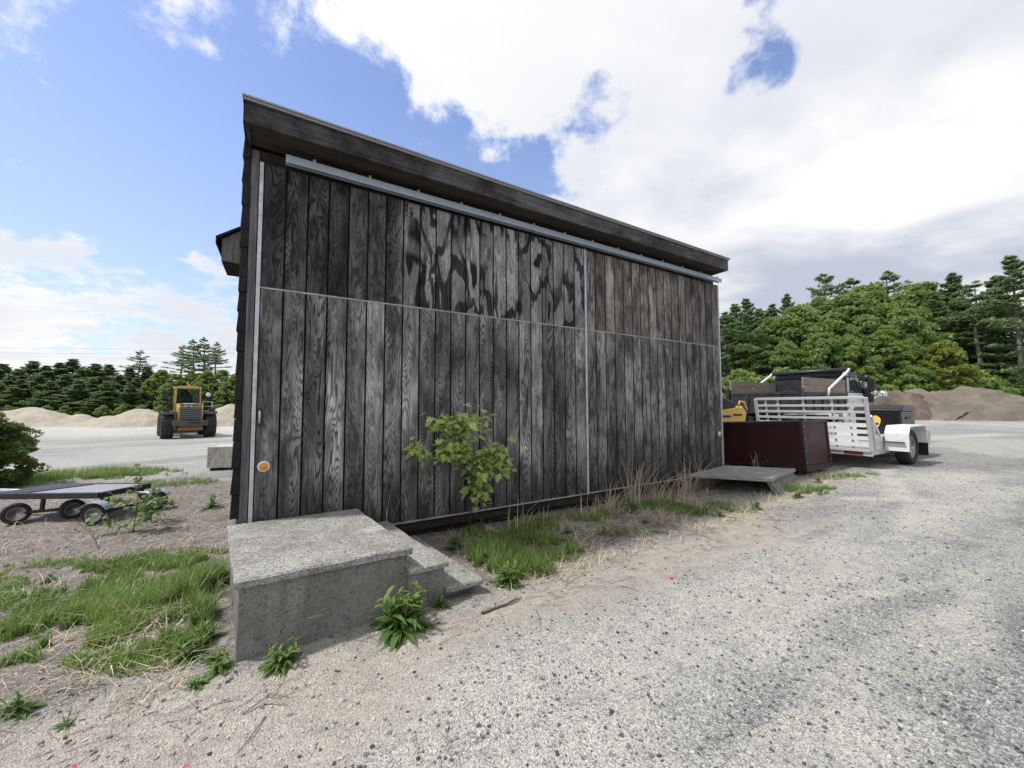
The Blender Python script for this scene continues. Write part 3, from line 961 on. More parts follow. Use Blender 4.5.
# ------------------------------------------------------------------ wheel loader
def build_loader():
    hx, hy = -.70, .714
    rz = math.atan2(hy, hx)
    cx, cy = -20.75, 24.8
    g = gz(cx, cy)
    R = thing('wheel_loader', (cx, cy, g), rz, 'yellow wheel loader with dark grille seen from behind on the sandy yard', 'wheel loader')
    r = .79
    for X in (0, 3.0):
        for sgn in (1, -1):
            wheel(R, (X, sgn * 1.05, r), (0, sgn, 0), r, .6, .36, M['rim_y'], lugs=20, n=36)
    mb = MB()
    mb.prism([(-.85, 1.12), (-.92, 1.95), (-.6, 2.1), (1.05, 2.12), (1.05, 1.12)], -.60, .60)
    hood = mb.build('hood', M['yellow'], R, .03)
    mb = MB(); mb.box(-.8, 1.0, -.57, .57, 2.121, 2.16); mb.box(-.3, .5, -.25, .25, 2.161, 2.2); mb.build('hood_cover', M['trim'], hood, .01)
    mb = MB(); mb.box(-.935, -.905, -.52, .52, 1.16, 1.98); gr = mb.build('grille', M['dkgrey'], hood)
    for i in range(6):
        mb = MB(); z = 1.22 + i * .125
        mb.prism([(-.99, z), (-.936, z + .015), (-.936, z + .085), (-.985, z + .06)], -.5, .5); mb.build('slat', M['grille'], gr)
    mb = MB(); mb.box(-.955, -.936, -.02, .3, 2.0 - .03, 2.045); mb.build('badge', M['white'], hood)
    mb = MB(); mb.box(-.962, -.956, .03, .22, 1.985, 2.03); mb.build('badge_mark', M['red'], hood)
    mb = MB()
    mb.prism([(-1.15, .78), (-1.2, 1.12), (-.4, 1.115), (-.4, .7)], -.86, .86)
    mb.build('counterweight', M['dkgrey'], R, .04)
    mb = MB(); mb.prism([(-1.1, .5), (-1.12, .68), (2.0, .72), (2.0, .5)], -.62, .62); mb.box(-1.05, -.9, -.55, .55, .70, .79)
    mb.build('rear_frame', M['dkyellow'], R, .02)
    mb = MB(); mb.box(-1.21, -1.203, -.45, .05, .94, 1.03); mb.build('hitch_slot', M['black'], R)
    for sgn in (1, -1):
        mb = MB()
        mb.prism([(-.75, 1.5), (-.6, 1.68), (.75, 1.72), (1.0, 1.45), (1.0, 1.40), (.7, 1.64), (-.55, 1.6)], sgn * .64, sgn * 1.36)
        mb.build('fender', M['black'], R, .01)
    # cab
    mb = MB()
    P = [(1.1, .66), (1.1, -.66), (2.45, .66), (2.45, -.66)]
    for (x, y) in P:
        mb.bar((x, y, 1.5), (x + (.06 if x < 2 else -.1), y * .93, 3.2),   .085, .085)
    mb.box(1.03, 2.5, -.68, .68, 1.3, 1.75)
    mb.box(1.05, 2.5, -.70, .70, 3.18, 3.3)
    mb.box(1.09, 1.14, -.62, .62, 2.12, 2.2)
    cab = mb.build('cab', M['yellow'], R, .02)
    mb = MB(); mb.box(1.125, 1.135, -.6, .6, 2.2, 3.18); mb.build('rear_window', M['cabglass'], cab)
    mb = MB(); mb.box(2.36, 2.37, -.6, .6, 1.75, 3.18); mb.build('windscreen', M['cabglass'], cab)
    for sgn in (1, -1):
        mb = MB(); mb.box(1.2, 2.33, sgn * .622, sgn * .63, 1.76, 3.18); mb.build('side_window', M['cabglass'], cab)
    mb = MB(); mb.box(1.5, 1.62, -.26, .26, 1.75, 2.72); mb.box(1.52, 1.6, -.13, .13, 2.72, 2.92); mb.box(1.62, 2.1, -.26, .26, 1.75, 2.1)
    mb.build('seat', M['black'], cab, .04)
    mb = MB(); mb.box(1.15, 1.25, -.5, .5, 3.301, 3.36); mb.build('beacon_bar', M['yellow'], cab)
    # exhaust, mirrors, rails, lamps
    mb = MB(); mb.tube([(.4, -.38, 2.15), (.4, -.38, 2.7), (.36, -.38, 2.8)], .06, 10); mb.build('exhaust', M['black'], R)
    for sgn in (1, -1):
        mb = MB()
        mb.tube([(1.0, sgn * .7, 2.75), (.95, sgn * 1.15, 2.8)], .018, 6); mb.box(.90, .97, sgn * 1.16 - .14, sgn * 1.16 + .14, 2.6, 2.98)
        mb.build('mirror', M['black'], R)
        mb = MB()
        for y in (.75, 1.25):
            mb.tube([(.9, sgn * y, 1.7), (.9, sgn * y, 2.3)], .022, 6)
        mb.tube([(.9, sgn * .75, 2.3), (.9, sgn * 1.25, 2.3)], .022, 6)
        mb.tube([(.9, sgn * .75, 2.0), (.9, sgn * 1.25, 2.0)], .02, 6)
        mb.build('handrail', M['black'] if sgn > 0 else M['trim'], R)
        mb = MB(); mb.box(-.3, .1, sgn * .98, sgn * 1.28, 1.70, 1.84); mb.box(-.34, -.301, sgn * 1.0, sgn * 1.26, 1.72, 1.84)
        mb.build('rear_lamp', M['black'], R, .01)
    mb = MB(); mb.lathe([(.14, 0), (.14, .03), (.05, .04)], (.86, -1.02, 2.78), (-1, 0, 0), 16); mb.build('round_mirror', M['white'], R)
    # front frame, arms and bucket
    mb = MB(); mb.box(2.0, 3.6, -.45, .45, .5, 1.3); mb.build('front_frame', M['yellow'], R, .02)
    for sgn in (1, -1):
        mb = MB(); mb.prism([(2.7, 1.5), (3.3, 1.75), (4.6, .7), (4.6, .4), (3.2, 1.2)], sgn * .42, sgn * .56); mb.build('lift_arm', M['yellow'], R)
    mb = MB(); mb.prism([(4.5, .08), (5.6, .05), (5.6, .1), (4.75, .2), (4.6, .65), (4.8, 1.15), (5.1, 1.3), (5.06, 1.34), (4.7, 1.2), (4.45, .7)], -1.35, 1.35)
    mb.build('bucket', M['dkgrey'], R)


build_loader()


# ------------------------------------------------------------------ maroon box
def build_maroon():
    x, y = 5.43, 7.15
    R = thing('maroon_box', (x, y, gz(x, y)), SA, 'dark maroon panelled box on a black steel frame beyond the right end of the shed', 'trailer box')
    R.rotation_euler = (math.radians(-3.0) * 1, 0, SA)
    # local x along the shed front, local y away from the drive
    Lx, Ly, z0, z1 = 1.06, 2.0, .14, 1.02
    mb = MB(); mb.box(.012, Lx - .02, .02, Ly - .02, z0 + .05, z1 - .03)
    body = mb.build('panel', M['maroon'], R)
    mb = MB(); b = .045
    for X in (0, Lx - b):
        for Y in (0, Ly - b):
            mb.box(X, X + b, Y, Y + b, z0, z1)
    for z in (z0, z1 - b):
        for Y in (0, Ly - b):
            mb.box(b + .001, Lx - b - .001, Y + .001, Y + b - .001, z + .001, z + b - .001)
        for X in (0, Lx - b):
            mb.box(X + .001, X + b - .001, b + .001, Ly - b - .001, z + .001, z + b - .001)
    mb.build('frame', M['blacksteel'], R, .003)
    for i in range(4):
        for X in (.03, Lx - .03):
            mb = MB(); mb.lathe([(.012, 0), (.01, .006)], (X, -.001, .25 + i * .22), (0, -1, 0), 8)
            mb.build('rivet', M['galv'], R)
    mb = MB(); mb.box(.0, Lx, -.0, .5, z0 - .05, z0 - .002); mb.box(.1, Lx - .1, .5, Ly, z0 - .06, z0 - .002); mb.build('skid', M['black'], R)
    for Y in (.55, 1.5):
        for X, sg in ((.12, -1), (Lx - .12, 1)):
            wheel(R, (X, Y, .10 + (Y) * .02), (sg, 0, 0), .11, .08, .05, M['rim'], n=18)


build_maroon()


# ------------------------------------------------------------------ aluminium utility trailer
TX, TY = 6.98, 7.5


def build_trailer():
    g = gz(TX + 1, TY + .5)
    R = thing('utility_trailer', (TX, TY, g), SA, 'white aluminium utility trailer with its slatted ramp gate folded up', 'trailer')
    W, L = 2.0, 3.7                       # local y runs to the far side
    zd = .36
    mb = MB()
    nb = 9
    for i in range(nb):
        a = .03 + i * (W - .06) / nb
        mb.box(.05, L - .05, a, a + (W - .06) / nb - .008, zd - .03, zd)
    mb.build('deck', M['alu'], R)
    mb = MB()
    for Y in (0, W - .05):
        mb.box(0, L, Y, Y + .05, zd - .12, zd - .031); mb.box(0, L, Y, Y + .05, zd + .20, zd + .26)
        for X in (0, .9, 1.8, 2.7, L - .05):
            mb.box(X, X + .05, Y + .001, Y + .049, zd - .03, zd + .199)
        mb.box(.052, L - .052, Y + .015, Y + .03, zd - .028, zd + .198)
    mb.box(-.04, -.001, 0, W, zd - .14, zd - .02); mb.box(L - .05, L, .051, W - .051, zd - .12, zd + .26)
    mb.build('frame', M['alu'], R, .004)
    # gate leaning backwards
    H = 1.03; lean = -.20

    def gp(y, z, o=0.0):
        k = z / H
        return (-.05 + lean * k + o, y, zd - .03 + z)
    gm = MB()
    for y in (.0, W):
        gm.bar(gp(y, 0), gp(y, H), .055, .055)
    for z in (0.0, H):
        gm.bar(gp(.028, z), gp(W - .028, z), .05, .055)
    for y in (.28, .55, 1.05, 1.55, 1.8):
        gm.bar(gp(y, .028, .02), gp(y, H - .028, .02), .035, .03)
    gate = gm.build('gate', M['alu'], R, .003)
    for i in range(7):
        z = .11 + i * .128
        mb = MB(); p0 = Vector(gp(.03, z, -.006)); p1 = Vector(gp(W - .03, z, -.006))
        mb.bar(p0, p1, .035, .075 if i < 4 else .05); mb.build('slat', M['white'] if i < 4 else M['alu'], gate)
    mb = MB(); mb.bar((.35, -.01, zd + .24), gp(-.045, .68), .03, .03); mb.bar((.02, -.03, zd), (-.1, -.03, zd + .6), .05, .05)
    mb.build('gate_brace', M['alu'], R)
    for y in (.14, W - .34):
        mb = MB(); mb.box(-.052, -.042, y, y + .3, zd - .125, zd - .05); mb.build('tail_light', M['red'], R)
    # fenders and wheels
    for sgn, y in ((-1, -.17), (1, W + .17)):
        wheel(R, (1.2, y, .36), (0, sgn, 0), .36, .22, .215, M['rim'], n=30)
        mb = MB(); o0, o1 = (y + .19 * sgn), (-.004 if sgn < 0 else W + .004)
        poly = [(.62, .42), (.62, .66), (.74, .80), (1.66, .80), (1.78, .66), (1.78, .42), (1.75, .42), (1.75, .65), (1.65, .77), (.75, .77), (.65, .65), (.65, .42)]
        mb.prism(poly, min(o0, o1), max(o0, o1))
        mb.box(.615, .628, min(o0, o1), max(o0, o1), .30, .655)
        mb.build('fender', M['white'], R, .006)
        mb = MB(); mb.box(1.785, 1.80, min(o0, o1), max(o0, o1), .16, .5); mb.build('mud_flap', M['black'], R)
    mb = MB(); mb.box(.56, .612, -.3, -.02, .47, .49); mb.build('step', M['dkgrey'], R)
    mb = MB(); mb.bar((L, .05, zd - .08), (L + 1.2, W / 2, zd - .08), .06, .08); mb.bar((L, W - .05, zd - .08), (L + 1.2, W / 2, zd - .08), .06, .08)
    mb.bar((L + 1.1, W / 2, -.02), (L + 1.1, W / 2, .5), .06, .06)
    mb.build('tongue', M['alu'], R)
    # black lidded box riding on the trailer
    def loc(k, w):
        return TX + D1[0] * k + D2[0] * w, TY + D1[1] * k + D2[1] * w
    bx, by = loc(2.05, .06)
    B = thing('storage_box', (bx, by, g + zd), SA + .02, 'glossy black lidded box with a yellow emblem, standing on the white trailer', 'storage box')
    mb = MB(); mb.prism([(0.04, 0), (1.02, 0), (1.06, .70), (0, .70)], .03, .83); body = mb.build('body', M['gloss'], B, .03)
    mb = MB(); mb.prism([(-.03, .702), (1.09, .702), (1.08, .76), (.9, .85), (.14, .85), (-.02, .76)], 0, .86); mb.build('lid', M['gloss'], B, .03)
    # yellow emblem on the end wall towards the shed
    pts = [(.46 + .085 * math.cos(a) * (1 + .12 * math.sin(3 * a)), .47 + .14 * math.sin(a)) for a in np.linspace(0, 2 * PI, 17)[:-1]]
    mb = MB(); mb.prism(pts, -.004, .012, axis='x'); em = mb.build('emblem', M['yellow2'], B)
    mb = MB(); mb.prism([(.41, .40), (.50, .39), (.50, .43), (.42, .44)], -.012, -.005, axis='x'); mb.build('emblem_mark', M['gloss'], em)
    mb = MB(); mb.box(1.065, 1.075, .35, .5, .5, .62); mb.build('latch', M['galv'], B)
    mb = MB(); mb.box(.35, .7, .012, .028, .52, .58); mb.build('handle', M['dkgrey'], B, .005)


build_trailer()


# ------------------------------------------------------------------ dump truck
def build_truck():
    x, y = 8.62, 11.4
    R = thing('dump_truck', (x, y, gz(x, y)), SA, 'black dump truck with wooden side boards and white tarp arms, parked behind the trailer', 'truck')
    W = 2.2; zf, zr = 1.0, 1.60; L = 3.2
    mb = MB()
    for Y in (0, W - .06):
        mb.box(0, L, Y, Y + .06, zf, zr - .09); mb.box(-.03, L, Y - .02, Y + .08, zr - .088, zr)
        for i in range(6):
            X = .1 + i * .58
            mb.box(X, X + .09, Y - .03 if Y == 0 else Y + .061, Y - .001 if Y == 0 else Y + .09, zf, zr - .09)
    mb.box(0, L, .061, W - .061, zf - .05, zf)
    bed = mb.build('dump_body', M['blacksteel'], R, .005)
    mb = MB(); mb.box(-.08, -.02, .06, W - .06, zf - .05, zr - .06)
    mb.box(-.10, -.021, -.02, W + .02, zr - .058, zr + .02)
    for i in range(5):
        Y = .1 + i * .47
        mb.box(-.11, -.081, Y, Y + .07, zf - .05, zr - .06)
    mb.build('tailgate', M['blacksteel'], bed, .005)
    for Y in (-.02, W - .08):
        mb = MB(); mb.box(-.14, .02, Y, Y + .1, zf, zr + .12); mb.build('corner_post', M['black'], bed)
    # wooden boards along both sides
    for Y in (.0, W - .05):
        for k in range(2):
            mb = MB(); mb.box(.06, L - .12 , Y + .002, Y + .048, zr + .004 + k * .225, zr + .22 + k * .225); mb.build('side_board', M['board'], bed, .004)
    # tall headboard, cab guard and tarp roller
    mb = MB(); mb.box(L - .06, L, 0, W, zr + .001, 2.22); mb.box(L, L + .75, 0, W, 2.17, 2.22)
    mb.box(L - .07, L - .061, .1, W - .1, zr + .1, 2.12)
    mb.build('headboard', M['blacksteel'], bed, .01)
    mb = MB(); mb.tube([(L - .05, -.06, 2.40), (L - .05, W + .06, 2.40)], .08, 12)
    mb.box(L - .13, L + .07, .02, W - .02, 2.221, 2.25)
    mb.tube([(L - .05, .1, 2.29), (L - .05, W - .1, 2.29)], .035, 8)
    mb.build('tarp_roller', M['black'], bed)
    for Y in (0, W):
        mb = MB(); mb.box(L - .09, L - .03, Y - .04, Y + .04, 2.2, 2.34); mb.build('roller_bracket', M['galv'], bed)
    for Y in (-.09, W + .09):
        mb = MB(); mb.tube([(1.45, Y, zr - .1), (1.55, Y, zr + .12), (L - .15, Y, 2.34), (L - .05, Y, 2.42)], .038, 8)
        mb.build('tarp_arm', M['white'], bed)
    # chassis and wheels
    mb = MB(); mb.box(-.1, 6.3, .65, .80, .62, .86); mb.box(-.1, 6.3, W - .80, W - .65, .62, .86); mb.box(-.12, -.04, .1, W - .1, .5, .68)
    mb.build('chassis', M['black'], R)
    for sgn, Y in ((-1, .22), (1, W - .22)):
        wheel(R, (.95, Y, .46), (0, sgn, 0), .46, .42, .27, M['rim'], n=28)
        wheel(R, (5.35, Y, .46), (0, sgn, 0), .46, .26, .27, M['rim'], n=28)
    # cab
    mb = MB()
    mb.prism([(3.45, .75), (3.45, 2.16), (3.62, 2.36), (4.45, 2.36), (4.98, 1.68), (4.98, .75)], .12, W - .12)
    cab = mb.build('cab', M['white'], R, .05)
    mb = MB(); mb.prism([(3.435, 1.62), (3.435, 2.12), (3.60, 2.372), (4.46, 2.372), (4.99, 1.69), (4.99, 1.62)], .108, W - .108); mb.build('cab_top', M['black'], cab, .03)
    for sgn, Y in ((-1, .104), (1, W - .104)):
        mb = MB(); mb.prism([(3.75, 1.66), (3.75, 2.25), (4.38, 2.25), (4.82, 1.66)], Y - .006, Y + .006); mb.build('side_window', M['glass'], cab)
        mb = MB(); mb.prism([(3.47, 1.66), (3.47, 2.05), (3.55, 2.25), (3.68, 2.25), (3.68, 1.66)], Y - .007, Y + .007); mb.build('quarter_window', M['glass_pale'], cab)
    mb = MB(); mb.add([(4.47, .2, 2.33), (4.47, W - .2, 2.33), (4.995, W - .2, 1.70), (4.995, .2, 1.70), (4.45, .2, 2.31), (4.45, W - .2, 2.31), (4.97, W - .2, 1.68), (4.97, .2, 1.68)],
                      [(0, 1, 2, 3), (7, 6, 5, 4), (0, 4, 5, 1), (1, 5, 6, 2), (2, 6, 7, 3), (3, 7, 4, 0)]); mb.build('windscreen', M['glass'], cab)
    mb = MB(); mb.prism([(4.985, .75), (4.985, 1.60), (5.3, 1.56), (6.1, 1.42), (6.22, 1.30), (6.22, .75)], .42, W - .42); hd = mb.build('hood', M['white'], R, .06)
    mb = MB(); mb.box(6.225, 6.25, .6, W - .6, .85, 1.3); mb.build('radiator_grille', M['black'], hd)
    for sgn in (-1, 1):
        y0, y1 = (.06, .418) if sgn < 0 else (W - .418, W - .06)
        poly = [(4.72, .55)]
        pts = [(5.35 + .62 * math.cos(a), .5 + .62 * math.sin(a)) for a in np.linspace(PI * .95, .05, 12)]
        pti = [(5.35 + .54 * math.cos(a), .5 + .54 * math.sin(a)) for a in np.linspace(.05, PI * .95, 12)]
        mb = MB(); mb.prism(pts + pti, y0, y1); mb.build('front_fender', M['white'], R, .02)
        ym = y0 - .1 if sgn < 0 else y1 + .1
        yi = .12 if sgn < 0 else W - .12
        mb = MB(); mb.tube([(4.75, yi, 1.75), (4.85, ym - .12 * -sgn, 1.8), (4.85, ym + .12 * sgn, 2.15), (4.6, yi, 2.25)], .018, 6)
        mb.box(4.80, 4.88, ym + .12 * sgn - .10, ym + .12 * sgn + .10, 1.72, 2.12)
        mr = mb.build('mirror', M['black'], cab)
        mb = MB(); mb.lathe([(.11, 0), (.10, .05), (.05, .08)], (4.98, ym + .12 * sgn, 1.66), (-1, 0, 0), 14); mb.build('round_mirror', M['chrome'], cab)
        mb = MB(); mb.lathe([(.12, 0), (.12, .2), (.08, .26)], (5.9, ym + .1 * sgn, 1.62), (1, 0, 0), 14); mb.tube([(5.9, ym + .1 * sgn, 1.6), (5.8, yi + .2 * -sgn, 1.3)], .015, 6)
        mb.build('hood_mirror', M['chrome'], cab)
    mb = MB(); mb.tube([(3.3, .35, .9), (3.3, .35, 2.1)], .06, 10); mb.build('exhaust_stack', M['chrome'], cab)
    mb = MB(); mb.tube([(5.05, .02, 1.3), (5.05, .02, 2.05)], .17, 14); mb.tube([(5.05, .02, 2.05), (5.05, .02, 2.3)], .08, 10); mb.build('air_cleaner', M['black'], R)
    mb = MB(); mb.box(3.5, 4.5, .0, .3, .45, .75); mb.build('fuel_tank', M['alu'], R, .03)
    mb = MB(); mb.box(4.0, 4.08, .112, .119, 1.3, 1.34); mb.build('door_handle', M['black'], cab)
    mb = MB(); mb.box(6.3, 6.42, .05, W - .05, .45, .72); mb.build('bumper', M['chrome'], R, .02)
    mb = MB(); mb.box(5.1, 5.3, .04, .058, 1.06, 1.12); mb.build('marker_light', M['red'], R)


build_truck()


# ------------------------------------------------------------------ yellow machine and blue pickup glimpsed behind
def build_yellow():
    x, y = 5.35, 10.05
    R = thing('yellow_machine', (x, y, gz(x, y)), SA - .42, 'yellow engine-powered machine with a sloping black hood, glimpsed between shed and truck', 'machine')
    mb = MB(); mb.prism([(-1.2, .45), (.72, .45), (.84, 1.12), (.72, 1.30), (-1.2, 1.0)], 0, 1.1); body = mb.build('body', M['yellow2'], R, .04)
    mb = MB(); mb.prism([(-1.22, 1.012), (.55, 1.27), (.50, 1.40), (.2, 1.52), (-1.22, 1.44)], -.03, 1.13); mb.build('hood', M['black'], R, .05)
    mb = MB(); mb.tube([(.58, -.02, 1.27), (.62, -.03, 1.42), (.74, -.03, 1.40), (.82, -.02, 1.2)], .022, 8); mb.build('handle', M['yellow2'], R)
    mb = MB()
    mb.box(.12, .38, -.012, -.001, 1.0, 1.055); mb.box(.44, .68, -.012, -.001, 1.04, 1.09); mb.build('decal', M['black'], body)
    for Y, sg in ((-.12, -1), (1.22, 1)):
        wheel(R, (-.2, Y, .3), (0, sg, 0), .3, .2, .16, M['rim'], n=22)
    mb = MB(); mb.box(-1.1, .6, .1, 1.0, .3, .449); mb.build('chassis', M['black'], R)


def build_pickup():
    x, y = 6.6, 15.2
    R = thing('pickup_truck', (x, y, gz(x, y)), SA, 'blue pickup whose roof shows beyond the yellow machine', 'pickup')
    W = 1.9
    mb = MB(); mb.prism([(0, .45), (0, 1.0), (3.9, 1.05), (5.1, .98), (5.2, .5), (5.1, .42), (.1, .42)], 0, W); body = mb.build('body', M['blue'], R, .06)
    mb = MB(); mb.prism([(1.7, 1.04), (1.85, 1.6), (2.1, 1.71), (3.2, 1.71), (3.95, 1.06)], .1, W - .1); cab = mb.build('cab', M['blue'], R, .06)
    for Y in (.095, W - .095):
        mb = MB(); mb.prism([(1.86, 1.12), (1.98, 1.58), (2.55, 1.6), (2.55, 1.12)], Y - .008, Y + .008); mb.build('side_window', M['glass_pale'], cab)
        mb = MB(); mb.prism([(2.63, 1.12), (2.63, 1.6), (3.15, 1.6), (3.68, 1.12)], Y - .008, Y + .008); mb.build('side_window', M['glass_pale'], cab)
    mb = MB(); mb.add([(1.715, .25, 1.14), (1.715, W - .25, 1.14), (1.825, W - .25, 1.56), (1.825, .25, 1.56), (1.76, .25, 1.14), (1.76, W - .25, 1.14), (1.86, W - .25, 1.56), (1.86, .25, 1.56)],
                      [(0, 1, 2, 3), (7, 6, 5, 4), (0, 4, 5, 1), (1, 5, 6, 2), (2, 6, 7, 3), (3, 7, 4, 0)]); mb.build('rear_window', M['glass_pale'], cab)
    for X in (.95, 4.2):
        for sg, Y in ((-1, .1), (1, W - .1)):
            wheel(R, (X, Y, .36), (0, sg, 0), .36, .24, .2, M['rim'], n=22)
    mb = MB(); mb.box(2.1, 3.1, .2, .26, 1.74, 1.78); mb.box(2.1, 3.1, W - .26, W - .2, 1.74, 1.78); mb.build('roof_rack', M['blue'], cab)


build_yellow(); build_pickup()


# ------------------------------------------------------------------ mounds
def mound(name, cx, cy, rx, ry, h, peaks, mat, label, seed, cat):
    """irregular heap: several slumped cones, z 0 at the rim"""
    n = 90
    u = np.linspace(-1, 1, n); X, Y = np.meshgrid(u, u)
    Z = np.zeros_like(X)
    for (a, b, r, hh) in peaks:
        d = np.hypot((X - a) / r, (Y - b) / (r * 1.15))
        nz = (fbm(X * 3 + seed, Y * 3, seed) - .5) * .35
        Z = np.maximum(Z, hh * np.clip(1.0 - (d + nz * d) ** 1.45, 0, 1))
    Z = Z + (fbm(X * 7, Y * 7, seed + 3) - .5) * .22 * np.clip(Z * 3, 0, 1) + (fbm(X * 22, Y * 22, seed + 5) - .5) * .07 * np.clip(Z * 4, 0, 1)
    Zw = Z * h - .06
    g = gz(cx, cy)
    V = np.stack([X * rx, Y * ry, Zw], -1).reshape(-1, 3)
    idx = np.arange(n * n).reshape(n, n)
    F = np.stack([idx[:-1, :-1], idx[:-1, 1:], idx[1:, 1:], idx[1:, :-1]], -1).reshape(-1, 4)
    zz = Zw.ravel()[F].max(1)
    F = F[zz > -.05]
    o = np_mesh(name, V, F, mat, None, None, True)
    o.location = (cx, cy, g - .02)
    tag(o, label, cat)
    return o


def earth_mat(name, a, b, c):
    t = NT(name); p = t.pos()
    n = t.noise(p, .55, 5, .62); f = t.noise(p, 9, 5, .75); st = t.noise(t.scale(p, (1, 1, .4)), 3, 5, .7, .8)
    col = t.mix(t.mapr(n, .36, .62), a, b)
    col = t.mix(t.mapr(st, .5, .7, 0, .6), col, c)
    col = t.mix(t.mapr(f, .35, .7, 0, .4), col, tuple(q * .55 for q in a))
    return t.done(t.pbsdf(col, .95, 0, t.bump(t.math('ADD', f, st), .7, .12), spec=.15))


M['earth'] = earth_mat('brown_earth', (.095, .072, .058), (.19, .155, .128), (.24, .205, .17))
M['earth2'] = earth_mat('grey_brown_earth', (.16, .138, .115), (.225, .197, .163), (.27, .24, .20))
M['sandpile'] = earth_mat('pale_sand', (.36, .32, .26), (.47, .43, .36), (.56, .52, .45))
mound('dirt_mound', 30.6, 32.0, 6.4, 4.4, 2.75, [(-.5, 0, .55, .93), (-.15, .12, .6, .98), (.2, -.05, .6, .92), (.5, -.1, .48, .74), (-.68, .2, .45, .85)], M['earth'],
      'brown dirt mound with a dark slumped face behind the black storage box', 3, 'mound')
mound('dirt_mound', 37.2, 30.8, 7.2, 4.8, 2.75, [(-.05, 0, .75, 1.0), (.3, .1, .62, .82), (-.5, .1, .5, .66)], M['earth2'],
      'tallest grey-brown dirt mound below the pines, nearest the right edge', 9, 'mound')
mound('dirt_mound', 33.7, 31.9, 4.6, 3.8, 2.55, [(0, 0, .95, 1.0), (-.35, .1, .6, .9), (.4, .05, .6, .92)], M['earth2'], 'low tan mound peeking between the two larger dirt mounds', 17, 'mound')
mound('sand_pile', -49.5, 40, 8.0, 4.4, 2.0, [(-.05, 0, .7, 1.0), (.5, .1, .45, .6), (-.6, 0, .4, .55)], M['sandpile'],
      'long pale sand pile at the far left of the yard', 23, 'sand pile')
mound('sand_pile', -38.6, 40, 6.6, 4.2, 1.85, [(.0, 0, .68, 1.0), (-.55, .1, .45, .62), (.5, 0, .4, .5)], M['sandpile'],
      'pale sand pile left of the wheel loader', 29, 'sand pile')
mound('sand_pile', -29.6, 41, 5.4, 3.6, 2.3, [(0, 0, .8, 1.0), (.4, 0, .5, .6)], M['sandpile'],
      'pale sand pile between the wheel loader and the shed', 37, 'sand pile')
mound('sand_pile', -58, 44, 5, 4, 1.6, [(0, 0, .8, 1.0)], M['sandpile'], 'low pale sand heap at the left edge of the photo, behind the bush', 43, 'sand pile')


# ------------------------------------------------------------------ trees
def quads(c, u, v):
    """diamond leaves: centre c, half axes u and v, all (N,3)"""
    n = len(c)
    V = np.stack([c - u, c - v * .9, c + u, c + v], 1).reshape(-1, 3)
    F = np.arange(n * 4).reshape(n, 4)
    return V, F


def rand_dirs(n, upbias=0.0):
    d = RNG.normal(size=(n, 3)); d[:, 2] += upbias
    return d / np.linalg.norm(d, axis=1, keepdims=True)


def leaf_axes(n, size, upbias, aspect=.6):
    nor = rand_dirs(n, upbias)
    a = RNG.normal(size=(n, 3)); a -= nor * (a * nor).sum(1, keepdims=True); a /= np.linalg.norm(a, axis=1, keepdims=True)
    b = np.cross(nor, a)
    s = size * (.65 + .7 * RNG.random(n))
    return a * s[:, None], b * (s * aspect)[:, None]


def deciduous(name, H, W, base, ncl, per, leafsize, leafm, barkm, seed, lean=0.0):
    """broadleaf tree: limbs lead to leaf clumps that fill the crown"""
    global RNG
    RNG = np.random.default_rng(seed); rg = random.Random(seed)
    R = bpy.data.objects.new(name, None); COL.objects.link(R)
    tb = MB()
    top = (lean, 0, H * .82)
    pts = [(0, 0, -.3), (lean * .2, .05, H * .25), (lean * .5, -.1, H * .5), top]
    tb.tube(pts, [.028 * H, .02 * H, .014 * H, .004 * H], 9)
    cs = []
    for i in range(ncl):
        # crown profile: widest at 45 percent of the crown height
        f = rg.random() ** .85
        z = base + (H - base) * f
        prof = math.sin(PI * min(1, .16 + .84 * f) ** .9) ** .7 if f < .98 else .15
        rad = W / 2 * prof * (.35 + .65 * math.sqrt(rg.random()))
        an = rg.random() * 2 * PI
        c = np.array([math.cos(an) * rad + lean * f, math.sin(an) * rad, z + (rg.random() - .5) * .4])
        cs.append(c)
        if i % 2 == 0:
            zt = max(H * .15, z - rad * .6 - .3); k = zt / (H * .82)
            p0 = Vector((lean * k, 0, zt))
            mid = p0.lerp(Vector(c), .5) + Vector((0, 0, .25))
            tb.tube([p0, mid, Vector(c)], [.009 * H, .006 * H, .0025 * H], 5)
    tr = tb.build('trunk', barkm, R)
    Vs, ti = [], []
    for c in cs:
        cr = W * (.055 + .06 * rg.random())
        n = int(per * (.7 + .6 * rg.random()))
        d = rand_dirs(n, .25); rr = cr * (.35 + .65 * RNG.random(n) ** .5)
        p = c + d * rr[:, None] * np.array([1.15, 1.15, .72])
        u, v = leaf_axes(n, leafsize, .8)
        V, F = quads(p, u, v); Vs.append(V)
        base_t = .15 + .55 * rg.random()
        ti.append(np.clip(base_t + .35 * (RNG.random(n) - .5), 0, .9))
    V = np.concatenate(Vs); F = np.arange(len(V)).reshape(-1, 4)
    np_mesh('crown', V, F, leafm, R, dict(tint=np.concatenate(ti)))
    R['H'] = H
    return R


